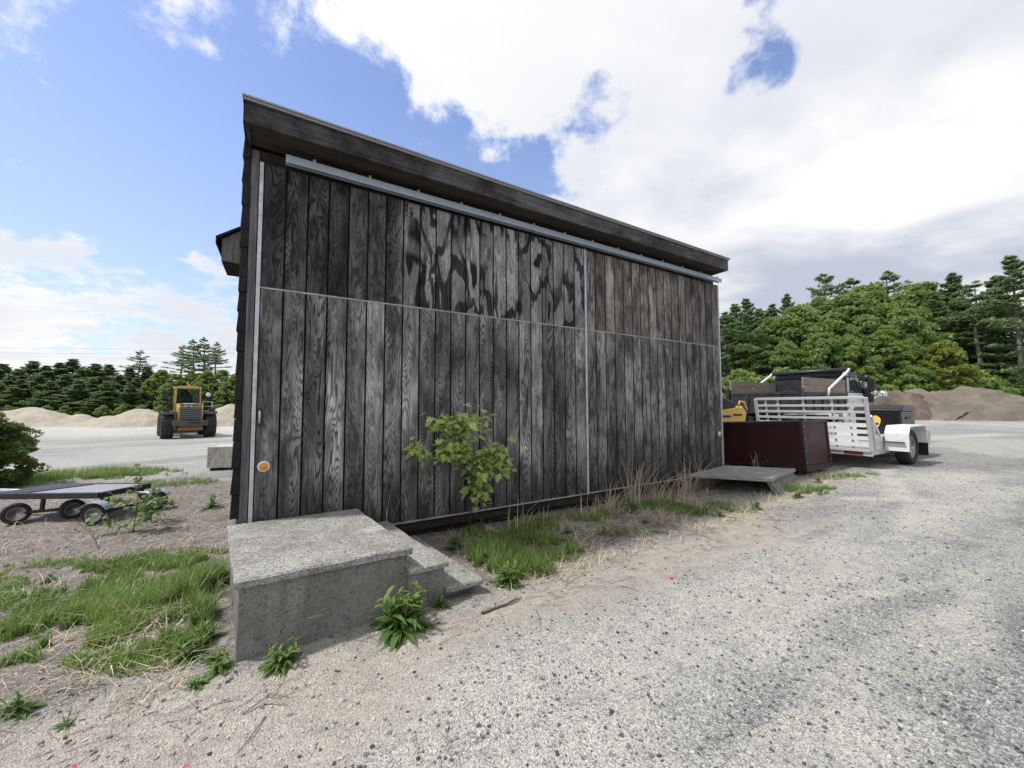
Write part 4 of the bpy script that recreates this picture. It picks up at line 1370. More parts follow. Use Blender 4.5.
def pine(name, H, W, start, whorl, per, needle, leafm, barkm, seed, sparse=1.0, top_sharp=1.0):
    """white pine: whorls of near level limbs carrying flat plumes of needles"""
    global RNG
    RNG = np.random.default_rng(seed); rg = random.Random(seed)
    R = bpy.data.objects.new(name, None); COL.objects.link(R)
    tb = MB()
    bend = [(rg.random() - .5) * .25 for _ in range(5)]
    tp = [(bend[i] * (i > 0), bend[(i + 2) % 5] * (i > 0), -.3 + (H + .3) * i / 5) for i in range(5)] + [(0, 0, H)]
    tb.tube(tp, [.017 * H, .015 * H, .012 * H, .009 * H, .005 * H, .001 * H], 8)

    def tpos(z):
        k = max(0, min(4.999, (z + .3) / (H + .3) * 5)); i = int(k); f = k - i
        return Vector(tp[i]).lerp(Vector(tp[i + 1]), f)
    Vs, ti = [], []
    z = start * H
    while z < H * .985:
        f = (z - start * H) / (H - start * H)
        nbr = rg.choice((4, 5, 5, 6)) if f < .9 else 4
        L0 = W / 2 * (min(1, .55 + f * 1.6) if f < .28 else 1.0) * (1 - max(0, f - .2) / .82) ** (1.15 * top_sharp) + .18
        a0 = rg.random() * 2 * PI
        for b in range(nbr):
            if rg.random() > sparse: continue
            an = a0 + b * 2 * PI / nbr + (rg.random() - .5) * .6
            L = L0 * (.45 + .8 * rg.random())
            p0 = tpos(z); dr = Vector((math.cos(an), math.sin(an), 0))
            rise = .10 + .75 * f ** 1.5
            p1 = p0 + dr * L * .55 + Vector((0, 0, L * rise * .25)); p2 = p0 + dr * L + Vector((0, 0, L * rise * .75))
            tb.tube([p0, p1, p2], [.0035 * H + .01, .0022 * H, .004], 5, False)
            n = int(per * (.4 + L / (W / 2)))
            t_ = .30 + .72 * RNG.random(n) ** .8
            P0, P1, P2 = (np.array(q) for q in (p0, p1, p2))
            q = P0 * ((1 - t_) ** 2)[:, None] + P1 * (2 * t_ * (1 - t_))[:, None] + P2 * (t_ ** 2)[:, None]
            side = np.array([-math.sin(an), math.cos(an), 0])
            wd = L * .34 * np.sin(np.clip(t_ * 1.1, 0, 1) * PI * .85) + .12
            q = q + side * ((RNG.random(n) * 2 - 1) * wd)[:, None]
            q[:, 2] += (RNG.random(n) - .4) * (.30 - .12 * f)
            u, v = leaf_axes(n, needle, 2.2, .33)
            V, F = quads(q, u, v); Vs.append(V)
            bt = .1 + .55 * rg.random()
            ti.append(np.clip(bt + .4 * (RNG.random(n) - .5), 0, .9))
        z += whorl * (.75 + .5 * rg.random()) * (1 - .45 * f)
    tb.build('trunk', barkm, R)
    V = np.concatenate(Vs); F = np.arange(len(V)).reshape(-1, 4)
    np_mesh('crown', V, F, leafm, R, dict(tint=np.concatenate(ti)))
    R['H'] = H
    return R


PROTO = {}
PROTO['dA'] = deciduous('deciduous_tree', 14, 8.4, 2.2, 150, 100, .23, M['decid'], M['bark'], 101, .4)
PROTO['dB'] = deciduous('deciduous_tree', 14, 9.4, 1.6, 165, 100, .23, M['decid'], M['bark'], 102, -.5)
PROTO['dC'] = deciduous('deciduous_tree', 14, 7.4, 2.6, 135, 100, .22, M['decid'], M['bark'], 103)
PROTO['dY'] = deciduous('young_tree', 7, 4.8, .3, 110, 90, .15, M['decid_y'], M['bark'], 104)
PROTO['pA'] = pine('pine_tree', 17, 8.0, .22, .95, 120, .27, M['pine'], M['palebark'], 111, .95)
PROTO['pB'] = pine('pine_tree', 17, 7.0, .38, .85, 110, .26, M['pine'], M['palebark'], 112, .92)
PROTO['pC'] = pine('pine_tree', 17, 6.2, .52, .8, 60, .24, M['pine'], M['palebark'], 113, .7, .85)
PROTO['pD'] = pine('pine_tree', 12, 7.0, .06, .7, 120, .27, M['pine'], M['bark'], 114, 1.0, 1.1)
PROTO['sh'] = deciduous('shrub', 3.2, 4.2, .1, 70, 80, .14, M['decid'], M['bark'], 105)
_used = {}


def plant(kind, px, Y, top, label, cat, group=None, wide=1.0, rz=None, dark=None):
    x = col_at(px, Y); g = gz(x, Y)
    proto = PROTO[kind]
    h = CAM_H + (406 - top) / FPX * Y - g
    k = h / proto['H']
    if kind not in _used:
        _used[kind] = 1; o = proto
    else:
        o = copy_tree(proto)
    o.location = (x, Y, g); o.scale = (k * wide, k * wide, k)
    o.rotation_euler = (0, 0, random.random() * 6.28 if rz is None else rz)
    tag(o, label, cat, group)
    return o


G_R = 'trees behind the dirt mounds'
L_D = 'bushy green broadleaf tree in the wood behind the truck and mounds'
L_P = 'dark pine in the wood at the right, standing behind the broadleaf trees'
# right wood, front broadleaf row
for kind, px, Y, top, w in (('dB', 800, 41, 312, 1), ('dA', 826, 42, 302, 1), ('dC', 851, 41, 297, 1.1), ('dB', 878, 43, 289, .95), ('dA', 775, 42, 322, 1), ('dC', 755, 41, 338, 1),
                            ('dA', 905, 42, 300, 1), ('dC', 926, 44, 288, 1.1), ('dB', 946, 43, 300, 1), ('dB', 818, 37, 338, 1), ('dA', 850, 36.5, 340, 1),
                            ('dC', 884, 37, 334, 1.15), ('dB', 913, 37.5, 338, .9), ('dA', 785, 38, 345, 1), ('dC', 868, 38.5, 318, 1.1),
                            ('dA', 836, 39, 318, 1.0), ('dB', 900, 39, 315, .9)):
    plant(kind, px, Y, top, L_D, 'tree', G_R, w)
for kind, px, Y, top, w in (('dA', 770, 50, 318, 1), ('dB', 815, 52, 312, 1), ('dC', 850, 53, 308, 1.2), ('dA', 890, 52, 308, 1), ('dB', 930, 52, 305, 1),
                            ('dC', 970, 50, 310, 1.2), ('dA', 1010, 48, 305, 1), ('dB', 735, 50, 325, 1)):
    plant(kind, px, Y, top, 'broadleaf tree at the back of the right-hand wood, mostly hidden by the front row', 'tree', 'back row of the right-hand wood', w)
# conifer tops that stand above the wood
plant('pC', 831, 49, 273, 'pine top rising above the broadleaf wood, leftmost of three close spires', 'tree', None, 1.35)
plant('pC', 860, 50, 276, 'pine top rising above the broadleaf wood, middle of three close spires', 'tree', None, 1.35)
plant('pC', 893, 48, 271, 'pine top rising above the broadleaf wood, rightmost of three close spires', 'tree', None, 1.35)
plant('pB', 791, 48, 293, 'slim pine spire above the wood between the left pines and the broadleaf trees', 'tree', None, .8)
# pines near the shed's right corner
for kind, px, Y, top, w in (('pA', 727, 42, 312, 1), ('pA', 750, 41, 298, 1), ('pB', 738, 44, 303, 1), ('pA', 775, 43, 304, 1), ('pB', 762, 46, 308, 1), ('pD', 716, 40, 330, 1)):
    plant(kind, px, Y, top, 'dark pine with tiered branches just right of the shed roof end', 'tree', 'pines beside the shed roof end', w)
# tall pines at the right edge
for kind, px, Y, top, w, lab in (
        ('pB', 938, 40.5, 292, 1, 'pine with a bare grey trunk at the left end of the right-hand pine stand'),
        ('pB', 960, 41, 272, 1, 'tall open-crowned pine with a bare pale trunk above the tallest mound'),
        ('pC', 982, 38, 280, 1.2, 'slim pine whose long bare pale trunk shows above the tallest mound')):
    plant(kind, px, Y, top, lab, 'tree', None, w)
plant('pA', 1022, 36, 254, 'very tall full pine at the right edge of the photo', 'tree', None, 1.0)
plant('pA', 1075, 37, 250, 'full pine just cut by the right edge of the photo', 'tree', None, 1.0)
plant('pB', 1003, 40, 275, 'dark pine between the slim bare-trunked pine and the very tall edge pine', 'tree', None, 1.1)
plant('dA', 1130, 40, 290, 'broadleaf tree beyond the right edge pines', 'tree', None, 1.0)
plant('dY', 946, 34.8, 345, 'small yellow-green bushy tree in front of the pines, behind the mounds', 'tree', None, .95)
plant('pD', 985, 34.6, 372, 'small young conifer at the foot of the bare-trunked pines', 'tree', None, .9)
plant('pD', 1016, 33.8, 372, 'small young conifer at the foot of the very tall edge pine', 'tree', None, 1.0)
for i, px in enumerate(range(722, 1060, 21)):
    plant('sh', px, 35.5 + (i % 3) * .9, 383 - (i * 7) % 13, 'leafy green shrub along the foot of the right-hand wood', 'shrub', 'shrubs along the foot of the wood', 1.1)

# left tree line, far beyond the sand piles
L_LP = 'dark pine in the far tree line beyond the sand piles'
for kind, px, Y, top, w in (('pD', -14, 80, 366, 1.1), ('pD', 2, 82, 362, 1.1), ('pD', 17, 80, 367, 1.2), ('pD', 31, 83, 359, 1.1), ('pD', 45, 80, 364, 1.2), ('pD', 58, 82, 361, 1.1),
                            ('pD', 70, 84, 357, 1.1), ('pD', 82, 80, 366, 1.2), ('pD', 108, 84, 363, 1.1), ('pD', 128, 82, 366, 1.1), ('pD', 146, 84, 366, 1.1), ('pD', 96, 82, 369, 1.1),
                            ('pD', 94, 80, 362, 1.2), ('pD', 20, 73, 378, 1.3), ('pD', 50, 73, 380, 1.3), ('pD', 78, 73, 379, 1.3), ('pD', 106, 73, 381, 1.3), ('pD', 130, 74, 384, 1.3), ('pD', -6, 73, 378, 1.3), ('pD', 10, 76, 374, 1.2), ('pD', 38, 76, 374, 1.2), ('pD', 64, 76, 373, 1.2), ('pD', 118, 77, 374, 1.2), ('pD', 136, 77, 377, 1.2), ('pD', 92, 76, 377, 1.2)):
    plant(kind, px, Y, top, L_LP, 'tree', 'dark pines of the far left tree line', w * 1.5)
for kind, px, Y, top, w in (('dB', 160, 80, 371, .9), ('dC', 176, 79, 375, 1.1), ('dA', 190, 80, 373, 1), ('dB', 206, 79, 372, .9), ('dC', 222, 80, 371, 1.1),
                            ('dA', 237, 79, 374, 1), ('dB', 252, 80, 372, 1), ('dC', 150, 76, 380, 1.1), ('dA', 168, 75, 384, 1), ('dB', 200, 75, 383, 1), ('dC', 226, 75, 382, 1.2), ('dA', 268, 79, 374, 1)):
    plant(kind, px, Y, top, 'light green broadleaf tree in the far tree line behind the wheel loader', 'tree', 'broadleaf trees of the far left tree line', w)
plant('pC', 138, 82, 349, 'lone pine spire rising above the far tree line left of the wheel loader', 'tree', None, 1.3)
plant('pC', 181, 84, 344, 'tall ragged pine above the far tree line, leftmost of a group of four', 'tree', None, 1.2)
plant('pC', 192, 83, 338, 'tall ragged pine above the far tree line, second from left in a group of four', 'tree', None, 1.15)
plant('pC', 203, 84, 336, 'tallest ragged pine above the far tree line, third from left in a group of four', 'tree', None, 1.15)
plant('pC', 214, 83, 341, 'tall ragged pine above the far tree line, rightmost of a group of four', 'tree', None, 1.1)
for i, px in enumerate(range(-10, 270, 19)):
    plant('sh', px, 68 + (i % 3), 406 - (i * 5) % 5, 'low shrub along the foot of the far left tree line', 'shrub', 'shrubs along the foot of the far left tree line', .9)

# dark bush at the left edge
b = deciduous('bush', 1.75, 1.9, .02, 260, 150, .036, M['bushleaf'], M['bark'], 120)
p = px2g(-56, 492)
b.location = (p[0] - .1, p[1] + .35, p[2]); tag(b, 'round dark green bush at the left edge, behind the flatbed cart', 'bush')
b.scale = (.95, .95, .86)


# ------------------------------------------------------------------ overhead wires
for i, (ya, yb) in enumerate(((345.5, 347), (351, 351.5))):
    Yd = 62
    za = CAM_H + (406 - ya) / FPX * Yd; zb = CAM_H + (406 - yb) / FPX * Yd
    xa, xb = col_at(-60, Yd), col_at(330, Yd)
    mb = MB(); pts = [(xa + (xb - xa) * k / 14, Yd, za + (zb - za) * k / 14 - .9 * math.sin(PI * k / 14) * .3) for k in range(15)]
    mb.tube(pts, .011, 5)
    o = mb.build('overhead_wire', M['black'])
    tag(o, ('upper' if i == 0 else 'lower') + ' of two thin overhead wires crossing the sky above the left trees', 'overhead wire', 'overhead wires')


# ------------------------------------------------------------------ grass, litter, weeds
def blades(P, Hh, bend, width, tint, name, mat, label):
    """blades of grass: P (N,3) roots"""
    n = len(P)
    an = RNG.random(n) * 2 * PI
    d = np.stack([np.cos(an), np.sin(an), np.zeros(n)], 1); sd = np.stack([-np.sin(an), np.cos(an), np.zeros(n)], 1)
    w = width * (.6 + .8 * RNG.random(n))
    up = np.array([0, 0, 1.0])
    L = []
    for k, (t_, wf) in enumerate(((0, 1.0), (.5, .8), (1.0, .0))):
        c = P + d * (bend * Hh * t_ ** 2)[:, None] + up * (Hh * t_ * (1 - .35 * bend * t_))[:, None]
        if wf > 0:
            L += [c - sd * (w * wf)[:, None], c + sd * (w * wf)[:, None]]
        else:
            L += [c]
    V = np.stack(L, 1).reshape(-1, 3)
    b = (np.arange(n) * 5)[:, None]
    F4 = b + np.array([[0, 1, 3, 2]]); F3 = b + np.array([[2, 3, 4]])
    o = np_mesh(name, V, [F4, F3], mat, None, dict(tint=np.concatenate([tint, tint])))
    tag(o, label, 'grass', kind='stuff')
    return o


def patch(px, py, rx, ry, n, clump=.09):
    """clumpy random points in an ellipse about a spot of the ground"""
    n = int(n * 1.7); c = px2g(px, py)
    r = np.sqrt(RNG.random(n)) ; a = RNG.random(n) * 2 * PI
    x = c[0] + rx * r * np.cos(a); y = c[1] + ry * r * np.sin(a)
    keep = vnoise(x / clump, y / clump, 77) * .6 + vnoise(x / (clump * 3.3), y / (clump * 3.3), 78) * .8 >  .57 + .42 * r ** 2.5
    x, y, r = x[keep], y[keep], r[keep]
    return x, y, r


RNG = np.random.default_rng(5)
PX, PY, HH = [], [], []
for (px, py, rx, ry, n, h) in ((165, 605, .75, .50, 6200, .15), (203, 590, .40, .45, 4600, .21), (130, 610, .6, .4, 3600, .13), (80, 600, .7, .35, 3200, .11), (150, 640, .6, .2, 1600, .10), (205, 640, .25, .2, 900, .14), (190, 565, .5, .3, 1500, .10), (205, 615, .3, .28, 2600, .17), (120, 590, .8, .42, 4200, .12), (40, 625, .65, .32, 3600, .12),
                               (95, 632, .7, .28, 3800, .11), (20, 600, .6, .3, 2000, .10), (8, 650, .35, .2, 1200, .10), (150, 560, .9, .4, 3000, .09), (60, 560, .9, .3, 1500, .06),
                               (30, 580, .9, .3, 1600, .07), (175, 640, .5, .15, 1200, .09), (120, 655, .5, .15, 900, .08),
                               (60, 474, 2.6, .9, 7000, .20), (120, 472, 1.6, .7, 4200, .15), (165, 482, 1.2, .6, 1800, .10), (20, 480, 1.6, .9, 3000, .25),
                               (500, 560, .42, .36, 2600, .20), (525, 570, .32, .26, 1500, .17), (510, 545, .5, .35, 1800, .16), (558, 550, .32, .34, 1700, .17), (545, 528, .55, .42, 2300, .15), (470, 540, .35, .3, 800, .14),
                               (590, 518, .7, .35, 1200, .11), (650, 508, .8, .35, 1500, .11), (625, 535, .5, .2, 500, .07), (740, 508, .8, .3, 1400, .10), (800, 492, .6, .3, 1300, .12), (845, 478, .6, .25, 800, .08), (700, 512, .6, .3, 1000, .09)):
    x, y, r = patch(px, py, rx, ry, n)
    PX.append(x); PY.append(y); HH.append(h * (.5 + .95 * RNG.random(len(x))) * (1.05 - .5 * r ** 2))
x = np.concatenate(PX); y = np.concatenate(PY); hh = np.concatenate(HH)
s_, e_ = (x - SO[0]) * D1[0] + (y - SO[1]) * D1[1], (x - SO[0]) * D2[0] + (y - SO[1]) * D2[1]
ok = ~((s_ > -.15) & (s_ < 1.8) & (e_ > -1.5) & (e_ < 0)) & ~((s_ > -.2) & (e_ > -.03) & (s_ < 7.8)) & (y > 1.2)
x, y, hh = x[ok], y[ok], hh[ok]
z = np.array([gfine(a, b) for a, b in zip(x, y)]) - .004
tint = np.clip(vnoise(x * 2.2, y * 2.2, 9) * .75 + .3 * RNG.random(len(x)) - .05, 0, .9)
tint[RNG.random(len(x)) < .10] = 1.0
blades(np.stack([x, y, z], 1), hh * .9, .15 + .6 * RNG.random(len(x)), .0042, tint, 'grass', M['grass'], 'patchy green grass growing in the dirt around the shed')

# sparse dry grass on the strip before the doors and on the dirt
n = 17000
s_ = RNG.random(n) * 10 - .8; e_ = -(RNG.random(n) ** 1.3) * 1.5 - .02
s2 = -RNG.random(4200) * 5; e2 = RNG.random(4200) * 4.6 - 1.4
s_ = np.concatenate([s_, s2]); e_ = np.concatenate([e_, e2])
x = SO[0] + D1[0] * s_ + D2[0] * e_; y = SO[1] + D1[1] * s_ + D2[1] * e_
keep = (vnoise(x * 4, y * 4, 61) + .5 * vnoise(x * 11, y * 11, 62) > .72) & ~((s_ > -.2) & (s_ < 1.85) & (e_ < 0.05)) & ~((s_ > -.2) & (e_ > -.03))
keep &= ~((s_ > 6.5) & (s_ < 8.8) & (e_ > -1.0))
x, y = x[keep], y[keep]
z = np.array([gfine(a, b) for a, b in zip(x, y)]) - .004
nn = len(x)
blades(np.stack([x, y, z], 1), .05 + .17 * RNG.random(nn) ** 2, .8 + 1.3 * RNG.random(nn), .0026, RNG.random(nn) * .9, 'dry_grass', M['straw'], 'short dry straw-coloured grass along the foot of the shed doors')


def litter():
    n = 20000
    s = RNG.random(n) * 14 - 5.5; e = RNG.random(n) * 7 - 2.0
    x = SO[0] + D1[0] * s + D2[0] * e; y = SO[1] + D1[1] * s + D2[1] * e
    sm = ground_masks(x, y)
    keep = ((sm[3] > .4) & (vnoise(x * 3, y * 3, 91) > .35) | (RNG.random(n) < .06)) & ~((s > -.2) & (e > -.02)) & (y > 1.3) & ~((s > -.15) & (s < 1.8) & (e > -1.5))
    x, y = x[keep], y[keep]; n = len(x)
    z = np.array([gfine(a, b) for a, b in zip(x, y)]) + .006
    u, v = leaf_axes(n, .016, 3.0, .5)
    long = RNG.random(n) < .45
    u[long] *= 2.6; v[long] *= .22
    V, F = quads(np.stack([x, y, z], 1), u, v)
    o = np_mesh('leaf_litter', V, F, M['litter'], None, dict(tint=RNG.random(n)))
    tag(o, 'brown and grey leaf litter on the dirt beside the shed', 'leaf litter', kind='stuff')


litter()


def leafblade(mb, base, az, length, width, rise, droop, tint, fold=.25, seg=4, tw=0.0):
    """lance shaped leaf as a folded strip"""
    d = Vector((math.cos(az), math.sin(az), 0)); s = Vector((-math.sin(az), math.cos(az), 0))
    vs = []
    for i in range(seg + 1):
        t = i / seg
        c = Vector(base) + d * length * (t * math.cos(rise) + .12 * t * t) + Vector((0, 0, length * (t * math.sin(rise) - droop * t * t)))
        w = width * (math.sin(PI * (.08 + .92 * t) ** .8) if t < 1 else .02)
        vs += [c - s * w + Vector((0, 0, w * fold)), c, c + s * w + Vector((0, 0, w * fold))]
    fs = []
    for i in range(seg):
        a = i * 3
        fs += [(a, a + 1, a + 4, a + 3), (a + 1, a + 2, a + 5, a + 4)]
    mb.add(vs, fs, True, tint)


def weed(name, px, py, size, nleaf, label, cat='weed', group=None, seed=0, upright=.5, lean=0.0):
    rg = random.Random(seed)
    p = px2g(px, py); z = gfine(p[0], p[1])
    R = thing(name, (p[0], p[1], z - .005), rg.random() * 6, label, cat, group)
    mb = MB(); st = MB()
    nst = max(3, nleaf // 7)
    for k in range(nst):
        az = rg.random() * 6.28; ln = size * (.4 + .6 * rg.random()); tilt = rg.random() * (.85 - .3 * upright)
        tip = Vector((math.cos(az) * ln * tilt, math.sin(az) * ln * tilt, ln * .75))
        base = Vector((math.cos(az) * size * .06, math.sin(az) * size * .06, 0))
        st.tube([base, base.lerp(tip, .5) + Vector((0, 0, .01)), tip], [size * .016, size * .013, size * .006], 5)
        m = nleaf // nst
        for i in range(m):
            t = (i + .4) / m
            q = base.lerp(tip, t)
            L = size * (.50 - .22 * t) * (.8 + .45 * rg.random())
            leafblade(mb, q, az + i * 2.4 + rg.random() * 2, L, L * (.09 + .07 * rg.random()), .25 + .8 * t * upright + rg.random() * .4, .35 + .3 * rg.random(), min(.9, .15 + .6 * t + .3 * (rg.random() - .5)))
    for i in range(nleaf // 3):
        L = size * (.45 + .3 * rg.random())
        leafblade(mb, (0, 0, .01), rg.random() * 6.28, L, L * .12, .15 + rg.random() * .5, .4 + .25 * rg.random(), rg.random() * .5)
    st.build('stem', M['stem'], R)
    mb.build('leaves', M['weed'], R, attr='tint')
    return R


for a in (('weed', 399, 628, .36, 150, 'large bright green weed clump against the front of the concrete steps', 'weed', None, 1, .9),
          ('weed', 279, 659, .22, 60, 'green weed at the foot of the concrete landing, near its left end', 'weed', None, 2, .4),
          ('weed', 440, 606, .16, 36, 'small weed beside the lowest tread of the near steps', 'weed', None, 3, .9),
          ('weed', 455, 549, .24, 80, 'bushy dark green weed under the left door, behind the low treads', 'weed', None, 4, .8),
          ('weed', 632, 512, .24, 80, 'bushy green weed at the foot of the right door', 'weed', None, 5, .7),
          ('weed', 505, 583, .26, 80, 'pale green grassy weed nearest the gravel, right of the near steps', 'weed', None, 6, 1.0),
          ('weed', 603, 534, .14, 36, 'small green weed on the dirt strip between the two doors, nearer the gravel', 'weed', None, 7, .8),
          ('weed', 645, 524, .12, 30, 'small weed in front of the bushy weed at the right door', 'weed', None, 8, .7),
          ('weed', 718, 516, .16, 40, 'yellow-green weed in front of the far concrete slab, left of its open side', 'weed', None, 9, .6),
          ('weed', 755, 509, .20, 50, 'upright green weed right before the open front of the far concrete slab', 'weed', None, 10, 1.0),
          ('weed', 797, 497, .18, 50, 'green weed at the right cheek of the far concrete slab', 'weed', None, 11, .9),
          ('weed', 818, 484, .18, 45, 'green weed at the foot of the maroon box', 'weed', None, 12, .9),
          ('weed', 217, 664, .18, 46, 'broad-leaved weed at the left foot of the concrete landing', 'weed', None, 13, .5),
          ('weed', 195, 677, .12, 30, 'small weed on the dirt left of the concrete landing', 'weed', None, 14, .5),
          ('weed', 14, 708, .17, 46, 'dark green weed at the bottom left edge of the photo', 'weed', None, 15, .5),
          ('weed', 64, 716, .10, 16, 'tiny sparse weed on the sand near the bottom left', 'weed', None, 16, .8),
          ('weed', 212, 505, .30, 40, 'tall thin weed standing by the black left corner of the shed', 'weed', None, 17, 1.0),
          ('weed', 118, 575, .16, 40, 'bright weed in the grass, left of the landing', 'weed', None, 18, .6),
          ('weed', 70, 608, .16, 44, 'leafy weed in the left grass patch', 'weed', None, 19, .6)):
    weed(*a)


rgw = random.Random(77)
for i in range(26):
    if i < 18: q = (rgw.uniform(5, 222), rgw.uniform(570, 655))
    else: q = (rgw.uniform(462, 575), rgw.uniform(528, 582))
    weed('weed', q[0], q[1], rgw.uniform(.10, .22), rgw.choice((24, 30, 40)),
         'small leafy weed growing in the left grass patch' if i < 18 else 'small leafy weed in the grass right of the near steps', 'weed',
         'small weeds in the left grass patch' if i < 18 else 'small weeds in the grass right of the near steps', 200 + i, rgw.uniform(.3, 1.0))


# leafy plant standing before the cart
def lobed_leaf(mb, c, nor, up, size, tint):
    """five lobed leaf, folded along the mid rib"""
    nor = Vector(nor).normalized(); up = Vector(up); up = (up - nor * up.dot(nor)).normalized(); sd = nor.cross(up)
    outline = [(0, -.55), (.18, -.32), (.55, -.36), (.42, -.08), (.72, .22), (.34, .26), (.30, .55), (0, .95)]
    ctr = Vector(c)
    R_ = [ctr + sd * (x * size) + up * (y * size) + nor * (abs(x) * .28 * size) for x, y in outline]
    L_ = [ctr - sd * (x * size) + up * (y * size) + nor * (abs(x) * .28 * size) for x, y in outline]
    n = len(outline)
    vs = R_ + L_[1:-1] + [ctr]
    k = len(vs) - 1
    Lidx = [0] + list(range(n, 2 * n - 2)) + [n - 1]
    fs = [(k, i, i + 1) for i in range(n - 1)] + [(k, Lidx[i + 1], Lidx[i]) for i in range(n - 1)]
    mb.add(vs, fs, False, tint)


def sapling(name, loc, branches, leafsize, nper, label, seed, mat):
    """branches: list of polylines (x,y,z) local; leaves cluster on their outer half"""
    rg = random.Random(seed)
    R = thing(name, loc, 0, label, 'sapling')
    st = MB(); mb = MB()
    for br in branches:
        pts = [Vector(q) for q in br[0]]
        r0 = br[2] if len(br) > 2 else .006
        st.tube(pts, [r0 * (1 - .75 * i / (len(pts) - 1)) for i in range(len(pts))], 5)
        n = int(br[1] * 1.6)
        for i in range(n):
            t = .25 + .75 * rg.random(); k = t * (len(pts) - 1); j = min(int(k), len(pts) - 2)
            q = pts[j].lerp(pts[j + 1], k - j)
            off = Vector((rg.gauss(0, 1), rg.gauss(0, 1), rg.gauss(0, .7))) * leafsize * 1.15
            c = q + off
            st.tube([q, c], [.0016, .001], 3, False)
            nor = Vector((rg.gauss(0, .5), rg.gauss(0, .5) - .45, .9)); up = off + Vector((0, 0, -leafsize * .8))
            lobed_leaf(mb, c, nor, up, leafsize * (.6 + .7 * rg.random()), min(.9, max(0, .45 + rg.gauss(0, .25))))
    st.build('stem', M['stem'], R)
    mb.build('leaves', mat, R, attr='tint')
    return R


def sh3(s, e, z):
    x, y = shed2w(s, e); return (x, y, z)


SHIFT = -.07
ox, oy = shed2w(2.22, -.2)
oz = gz(ox, oy)


def L(*pts):
    out = []
    for s, e, z in pts:
        x, y = shed2w(s + SHIFT, e); out.append((x - ox, y - oy, z - oz))
    return out


B0 = (2.24, -.14, .05)
sapling('maple_sapling', (ox, oy, oz), [
    (L(B0, (2.26, -.2, .5), (2.20, -.25, .95), (2.1, -.26, 1.3), (2.3, -.25, 1.6)), 8, .009),
    (L((2.2, -.24, .9), (2.05, -.27, 1.15), (1.92, -.28, 1.3), (1.75, -.3, 1.36)), 52, .006),
    (L((2.15, -.25, 1.1), (2.1, -.3, 1.3), (2.05, -.34, 1.42)), 46, .005),
    (L((2.12, -.25, 1.2), (2.25, -.28, 1.36), (2.38, -.3, 1.4)), 26, .005),
    (L((2.2, -.25, .9), (1.95, -.3, 1.02), (1.7, -.33, 1.05), (1.46, -.33, 1.08)), 46, .006),
    (L((2.22, -.22, .8), (2.1, -.3, .98), (1.95, -.36, 1.05)), 36, .005),
    (L((2.22, -.22, .75), (2.32, -.3, .95), (2.45, -.34, 1.0), (2.62, -.33, 1.02)), 46, .006),
    (L((2.24, -.2, .6), (2.36, -.3, .85), (2.5, -.36, .85), (2.6, -.36, .82)), 46, .005),
    (L((2.24, -.2, .5), (2.3, -.3, .75), (2.38, -.38, .85)), 40, .005),
    (L((2.25, -.18, .35), (2.3, -.28, .58), (2.36, -.32, .56)), 26, .005)],
    .062, 0, 'bright green maple sapling growing against the left door', 3, M['maple'])

p = px2g(132, 530)
cz = gfine(p[0], p[1])
sapling('leafy_sapling', (p[0], p[1], cz), [
    ([(0, 0, 0), (-.02, .05, .25), (-.05, .1, .5), (-.06, .12, .78)], 12, .007),
    ([(-.02, .05, .2), (-.15, .05, .36), (-.28, 0, .42)], 22, .005),
    ([(-.02, .05, .2), (.12, .1, .34), (.2, .05, .38)], 26, .005),
    ([(0, 0, .05), (.16, -.05, .22), (.28, -.05, .2)], 24, .005),
    ([(0, 0, .02), (-.2, -.05, .14), (-.4, -.1, .22)], 16, .004),
    ([(-.05, .1, .5), (-.1, .12, .66), (-.12, .12, .72)], 9, .004)],
    .045, 0, 'spindly leafy sapling in front of the flatbed cart wheels', 8, M['weed'])
p = px2g(150, 520)
sapling('leafy_sapling', (p[0], p[1], gfine(p[0], p[1])), [
    ([(0, 0, 0), (.02, 0, .2), (-.02, .05, .42)], 22, .006),
    ([(0, 0, .1), (.14, 0, .25), (.22, 0, .3)], 18, .004),
    ([(0, 0, .08), (-.12, .05, .26), (-.2, .05, .32)], 18, .004)],
    .042, 0, 'low leafy sapling at the right-hand wheels of the flatbed cart', 9, M['weed'])


# tall arching dry grass against the right door
def dry_clump(sc, ec, size, n, lab, seed, spread=.6):
    rg = random.Random(seed)
    px_, py_ = shed2w(sc, ec); z = gfine(px_, py_)
    R = MB()
    for i in range(n):
        az = rg.random() * 6.28; L_ = size * (.5 + .6 * rg.random()); w = .0042 + .003 * rg.random()
        bx = D1 * rg.gauss(0, .11) + D2 * rg.gauss(0, .03)
        bx = Vector((bx[0], bx[1], 0))
        dd = D1 * math.cos(az) + D2 * math.sin(az) * .25 - D2 * .12
        d = Vector((dd[0], dd[1], 0)); s = Vector((-d.y, d.x, 0)).normalized()
        lean = .1 + rg.random() * spread * 2; vs = []
        m = 6
        for k in range(m + 1):
            t = k / m
            c = bx + d * L_ * lean * (t ** 1.7) + Vector((0, 0, L_ * (t - .42 * lean * t ** 2.4)))
            ww = w * (1 - .75 * t)
            vs += [c - s * ww, c + s * ww]
        R.add(vs, [(2 * k, 2 * k + 1, 2 * k + 3, 2 * k + 2) for k in range(m)], True, rg.random() * .9)
    o = R.build('dry_grass_clump', M['straw'], None, attr='tint')
    o.location = (px_, py_, z - .01)
    tag(o, lab, 'dry grass')
    return o


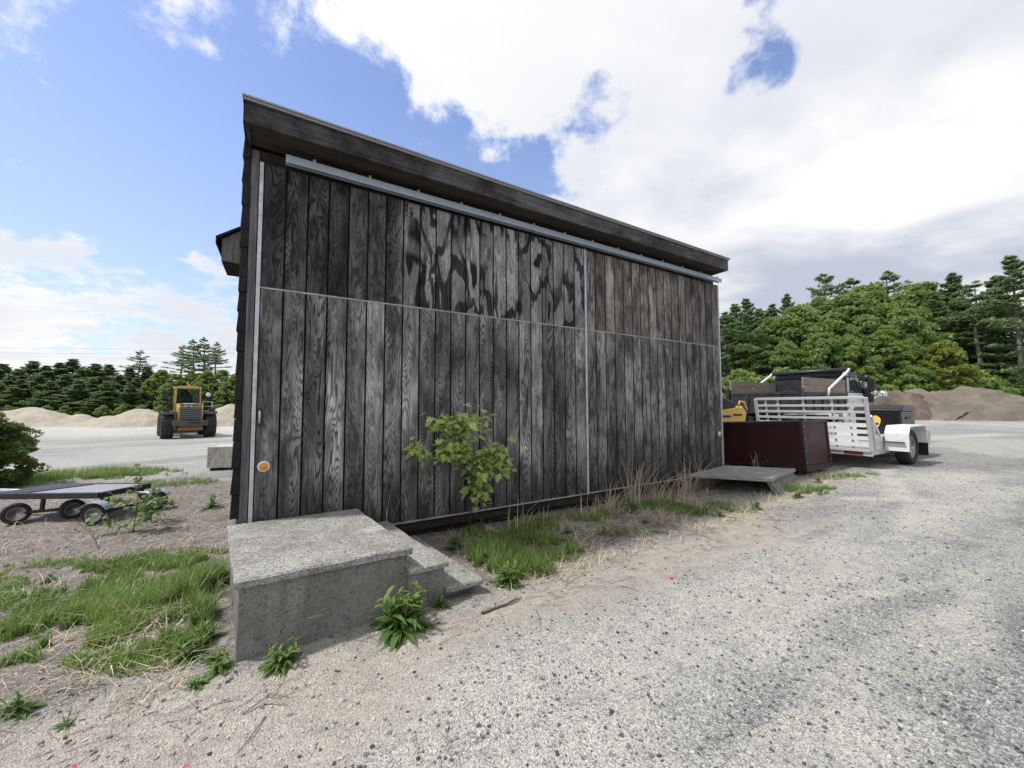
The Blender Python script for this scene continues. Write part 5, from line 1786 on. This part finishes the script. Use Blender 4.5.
dry_clump(4.35, -.22, .55, 50, 'arching dry grass clump at the left foot of the right door', 1)
dry_clump(4.95, -.2, .85, 54, 'tallest dry grass clump, against the middle of the right door', 2, .3)
dry_clump(5.45, -.2, .70, 40, 'dry grass clump between the tallest clump and the far slab', 3)
dry_clump(6.0, -.3, .75, 44, 'dry grass clump at the left end of the far concrete slab', 4, .6)
dry_clump(3.9, -.3, .42, 34, 'short dry grass clump just left of the door joint', 5)
dry_clump(8.6, -.15, .62, 18, 'thin arching dry stalks before the maroon box, left of centre', 6, .9)
dry_clump(9.2, -.1, .55, 16, 'thin arching dry stalks before the maroon box, right of centre', 7, .9)
dry_clump(2.75, -.3, .5, 16, 'thin dry stalks under the left door beside the sapling', 8, .6)
dry_clump(1.15, -.08, .95, 9, 'few tall thin dry stalks rising beside the landing corner before the left door', 9, .15)
dry_clump(3.25, -.35, .36, 18, 'low dry grass clump under the left door near the joint', 10, .6)
dry_clump(6.6, -.12, .8, 26, 'arching dry grass rising behind the far concrete slab', 11, .6)


# twigs
tb = MB(); rg = random.Random(4)
for i in range(150):
    s = rg.uniform(-4.2, 6.5); e = -rg.random() * 2.0 if s > -.3 else rg.uniform(-1.8, 3)
    if -.3 < s < 1.9 and e > -1.55: continue
    x, y = shed2w(s, e)
    if y < 1.5: continue
    a = rg.random() * 6.28; ln = .05 + .22 * rg.random() ** 2
    z = gfine(x, y) + .005
    x2, y2 = x + math.cos(a) * ln, y + math.sin(a) * ln
    tb.tube([(x, y, z), ((x + x2) / 2 + .01, (y + y2) / 2, z + .008), (x2, y2, gfine(x2, y2) + .005)], [.003, .0028, .0015], 5)
for i in range(1500):
    s = rg.uniform(-4.5, 7.5); e = -rg.uniform(.7, 1.9) if s > -.3 else rg.uniform(-1.9, .5)
    if -.3 < s < 1.9 and e > -1.52: continue
    x, y = shed2w(s, e)
    if y < 1.5 or vnoise(x * 2.5, y * 2.5, 55) < .38: continue
    a = SA + rg.gauss(0, .7); ln = .04 + .14 * rg.random()
    x2, y2 = x + math.cos(a) * ln, y + math.sin(a) * ln
    tb.tube([(x, y, gfine(x, y) + .003), (x2, y2, gfine(x2, y2) + .004 + .02 * rg.random() ** 3)], [.0014, .001], 3, False)
o = tb.build('twigs', M['twig']); tag(o, 'thin dry twigs scattered on the sand and dirt', 'twigs', kind='stuff')
# dead branches lying by the cart
for (pa, pb, lab) in (((75, 520), (98, 545), 'fallen grey branch lying left of the leafy sapling'), ((480, 613), (520, 598), 'dark stick lying on the sand right of the near steps')):
    a = px2g(*pa); b_ = px2g(*pb); mb = MB()
    A = Vector((a[0], a[1], gfine(a[0], a[1]) + .012)); B = Vector((b_[0], b_[1], gfine(b_[0], b_[1]) + .012))
    mid = A.lerp(B, .5) + Vector((.03, .02, 0)); mid.z = gfine(mid.x, mid.y) + .012
    mb.tube([A, mid, B], [.011, .009, .004], 6); mb.tube([mid, mid + Vector((.1, .06, .03))], [.006, .002], 5)
    o = mb.build('fallen_branch', M['twig']); tag(o, lab, 'branch')
# scraps of red plastic
for px, py, lab in ((670, 578, 'torn red plastic scrap on the sand edge right of the near steps'), (184, 757, 'red plastic scrap on the sand at the bottom of the photo'), (72, 757, 'tiny red plastic scrap near the bottom left corner')):
    p = px2g(px, py); z = gfine(p[0], p[1]); rg = random.Random(px)
    mb = MB(); n = 7; vs = []
    for i in range(n):
        an = 2 * PI * i / n; r_ = (.008 if px < 600 else .022) * (.5 + rg.random())
        vs.append((math.cos(an) * r_, math.sin(an) * r_, .006 + .014 * rg.random()))
    vs2 = [(a, b, c + .0025) for a, b, c in vs]
    fs = [tuple(range(n - 1, -1, -1)), tuple(range(n, 2 * n))] + [(i, (i + 1) % n, (i + 1) % n + n, i + n) for i in range(n)]
    mb.add(vs + vs2, fs); o = mb.build('plastic_scrap', M['scrap']); o.location = (p[0], p[1], z); tag(o, lab, 'scrap')
# short stake at the shed's right corner
p = shed2w(7.95, .35)
mb = MB(); g = gz(*p); mb.prism([(0, -.1), (.1, -.1), (.09, .42), (.03, .45)], 0, .03); o = mb.build('wood_stake', M['board'])
o.location = (p[0], p[1], g); o.rotation_euler = (0, 0, SA); tag(o, 'short weathered wooden stake by the right corner of the shed', 'stake')


# ------------------------------------------------------------------ sky and sun
SUN_EL = math.radians(58)
SUN_AZ = Vector((-.90, -.18, 0)).normalized()          # where the sun stands, seen from above


def build_world():
    wd = bpy.data.worlds.new('World'); scene.world = wd; wd.use_nodes = True
    t = NT.__new__(NT); t.t = wd.node_tree; t.t.nodes.clear()
    out = t.n('ShaderNodeOutputWorld')
    sky = t.n('ShaderNodeTexSky', sky_type='NISHITA'); sky.sun_disc = False
    sky.sun_elevation = SUN_EL; sky.sun_rotation = math.atan2(SUN_AZ.x, SUN_AZ.y)
    sky.air_density = 1.1; sky.dust_density = .6; sky.ozone_density = 1.6
    bg = t.n('ShaderNodeBackground'); t.l(t.mix(1.0, sky.outputs[0], (.98, .98, 1.17), 'MULTIPLY'), bg.inputs[0]); bg.inputs[1].default_value = .125
    d = t.vmath('NORMALIZE', t.n('ShaderNodeTexCoord').outputs['Generated'])
    sp = t.n('ShaderNodeSeparateXYZ'); t.l(d, sp.inputs[0])
    # flat cloud layers seen in perspective
    den = t.math('ADD', t.math('MAXIMUM', sp.outputs[2], 0.0), .16)
    cb = t.n('ShaderNodeCombineXYZ')
    t.l(t.math('DIVIDE', sp.outputs[0], den), cb.inputs[0]); t.l(t.math('DIVIDE', sp.outputs[1], den), cb.inputs[1])
    pl = cb.outputs[0]
    n1 = t.noise(pl, 2.3, 10, .60, .35); n2 = t.noise(pl, 8.0, 8, .64, .2); n3 = t.noise(d, 6.5, 9, .62, .3)
    lowr = t.noise(t.scale(pl, (1.0, 1.5, 1)), .85, 4, .48, .3)

    def plane(nv, lo, hi):
        return t.mapr(t.vmath('DOT_PRODUCT', d, nv), lo, hi, 0, 1, True)

    def blob(c, r0, r1):
        return t.mapr(t.vmath('DISTANCE', d, c), r1, r0, 0, 1, True)
    main = plane((.634, -.444, .632), -.23, .11)
    low = t.math('MULTIPLY', t.mapr(sp.outputs[0], -.06, .08, 0, 1, True), t.mapr(sp.outputs[2], .54, .46, 0, 1, True))
    m = t.math('MAXIMUM', main, low)
    band = t.math('MULTIPLY', t.mapr(sp.outputs[2], .34, .14, .12, .66, True), 1.0)
    m = t.math('MAXIMUM', m, band)
    for c, r0, r1, w in (((-.60, .50, .62), .02, .16, .44), ((-.44, .60, .67), .02, .22, .46), ((-.54, .56, .63), .02, .2, .46), ((-.30, .66, .69), .01, .2, .40), ((-.593, .753, .27), .01, .12, .60), ((-.73, .62, .27), .0, .10, .55)):
        m = t.math('MAXIMUM', m, t.math('MULTIPLY', blob(c, r0, r1), w))
    for c, r0, r1, w in (((.469, .656, .591), .0, .085, .60), ((.165, .795, .584), .0, .15, .46), ((.05, .845, .532), .0, .14, .50), ((.44, .60, .665), .0, .10, .4), ((.40, .70, .59), .0, .08, .3)):
        m = t.math('SUBTRACT', m, t.math('MULTIPLY', blob(c, r0, r1), w))
    nz = t.math('ADD', t.math('MULTIPLY', n1, .50), t.math('ADD', t.math('MULTIPLY', n2, .22), t.math('MULTIPLY', n3, .45)))
    cov = t.math('ADD', m, t.math('MULTIPLY', t.math('SUBTRACT', nz, .585), 2.9))
    a = t.mapr(cov, .36, .66, 0, 1, True)
    # thin veil that whitens the blue near the horizon
    veil = t.mapr(sp.outputs[2], .0, .62, .60, .10)
    # brightness of the cloud: sunlit tops, grey undersides
    sh = t.math('ADD', t.math('MULTIPLY', lowr, .85), t.math('MULTIPLY', n1, .25))
    g = t.mapr(sh, .39, .62, 0, 1, True)
    side = t.math('MULTIPLY', t.mapr(sp.outputs[0], -.1, .50, .50, 1.0, True), t.mapr(sp.outputs[2], .75, .30, .40, 1.0, True))
    g = t.math('MULTIPLY', g, side)
    ccol = t.mix(g, (.97, .967, .962), (.50, .55, .65))
    thin = t.mix(t.mapr(a, .2, .95), (.80, .86, .97), ccol)
    bc = t.n('ShaderNodeBackground'); t.l(thin, bc.inputs[0]); bc.inputs[1].default_value = .80
    bv = t.n('ShaderNodeBackground'); bv.inputs[0].default_value = (.60, .72, .98, 1); bv.inputs[1].default_value = .85
    m1 = t.n('ShaderNodeMixShader'); t.l(veil, m1.inputs[0]); t.l(bg.outputs[0], m1.inputs[1]); t.l(bv.outputs[0], m1.inputs[2])
    m2 = t.n('ShaderNodeMixShader'); t.l(a, m2.inputs[0]); t.l(m1.outputs[0], m2.inputs[1]); t.l(bc.outputs[0], m2.inputs[2])
    t.l(m2.outputs[0], out.inputs[0])
    wd.cycles.sampling_method = 'MANUAL'; wd.cycles.sample_map_resolution = 512


build_world()
sd = bpy.data.lights.new('sun', 'SUN'); sd.energy = 3.0; sd.angle = math.radians(4); sd.color = (1, .96, .90)
so = bpy.data.objects.new('sun', sd); COL.objects.link(so)
dirv = Vector((SUN_AZ.x * math.cos(SUN_EL), SUN_AZ.y * math.cos(SUN_EL), math.sin(SUN_EL)))
so.rotation_euler = dirv.to_track_quat('Z', 'Y').to_euler(); so.location = dirv * 60

# ------------------------------------------------------------------ camera
cd = bpy.data.cameras.new('camera'); cam = bpy.data.objects.new('camera', cd); COL.objects.link(cam)
cd.sensor_width = 36; cd.lens = FPX / 1024 * 36; cd.clip_start = .05; cd.clip_end = 3000
rm = Matrix.Rotation(PI / 2 + PITCH, 4, 'X') @ Matrix.Rotation(-ROLL, 4, 'Z')
cam.matrix_world = Matrix.Translation((0, 0, CAM_H)) @ rm
scene.camera = cam
scene.view_settings.view_transform = 'Standard'; scene.view_settings.look = 'None'
scene.view_settings.exposure = 0.46; scene.view_settings.gamma = 1; scene.view_settings.use_curve_mapping = False
scene.cycles.max_bounces = 6; scene.cycles.diffuse_bounces = 3; scene.cycles.transparent_max_bounces = 8
scene.cycles.use_denoising = True
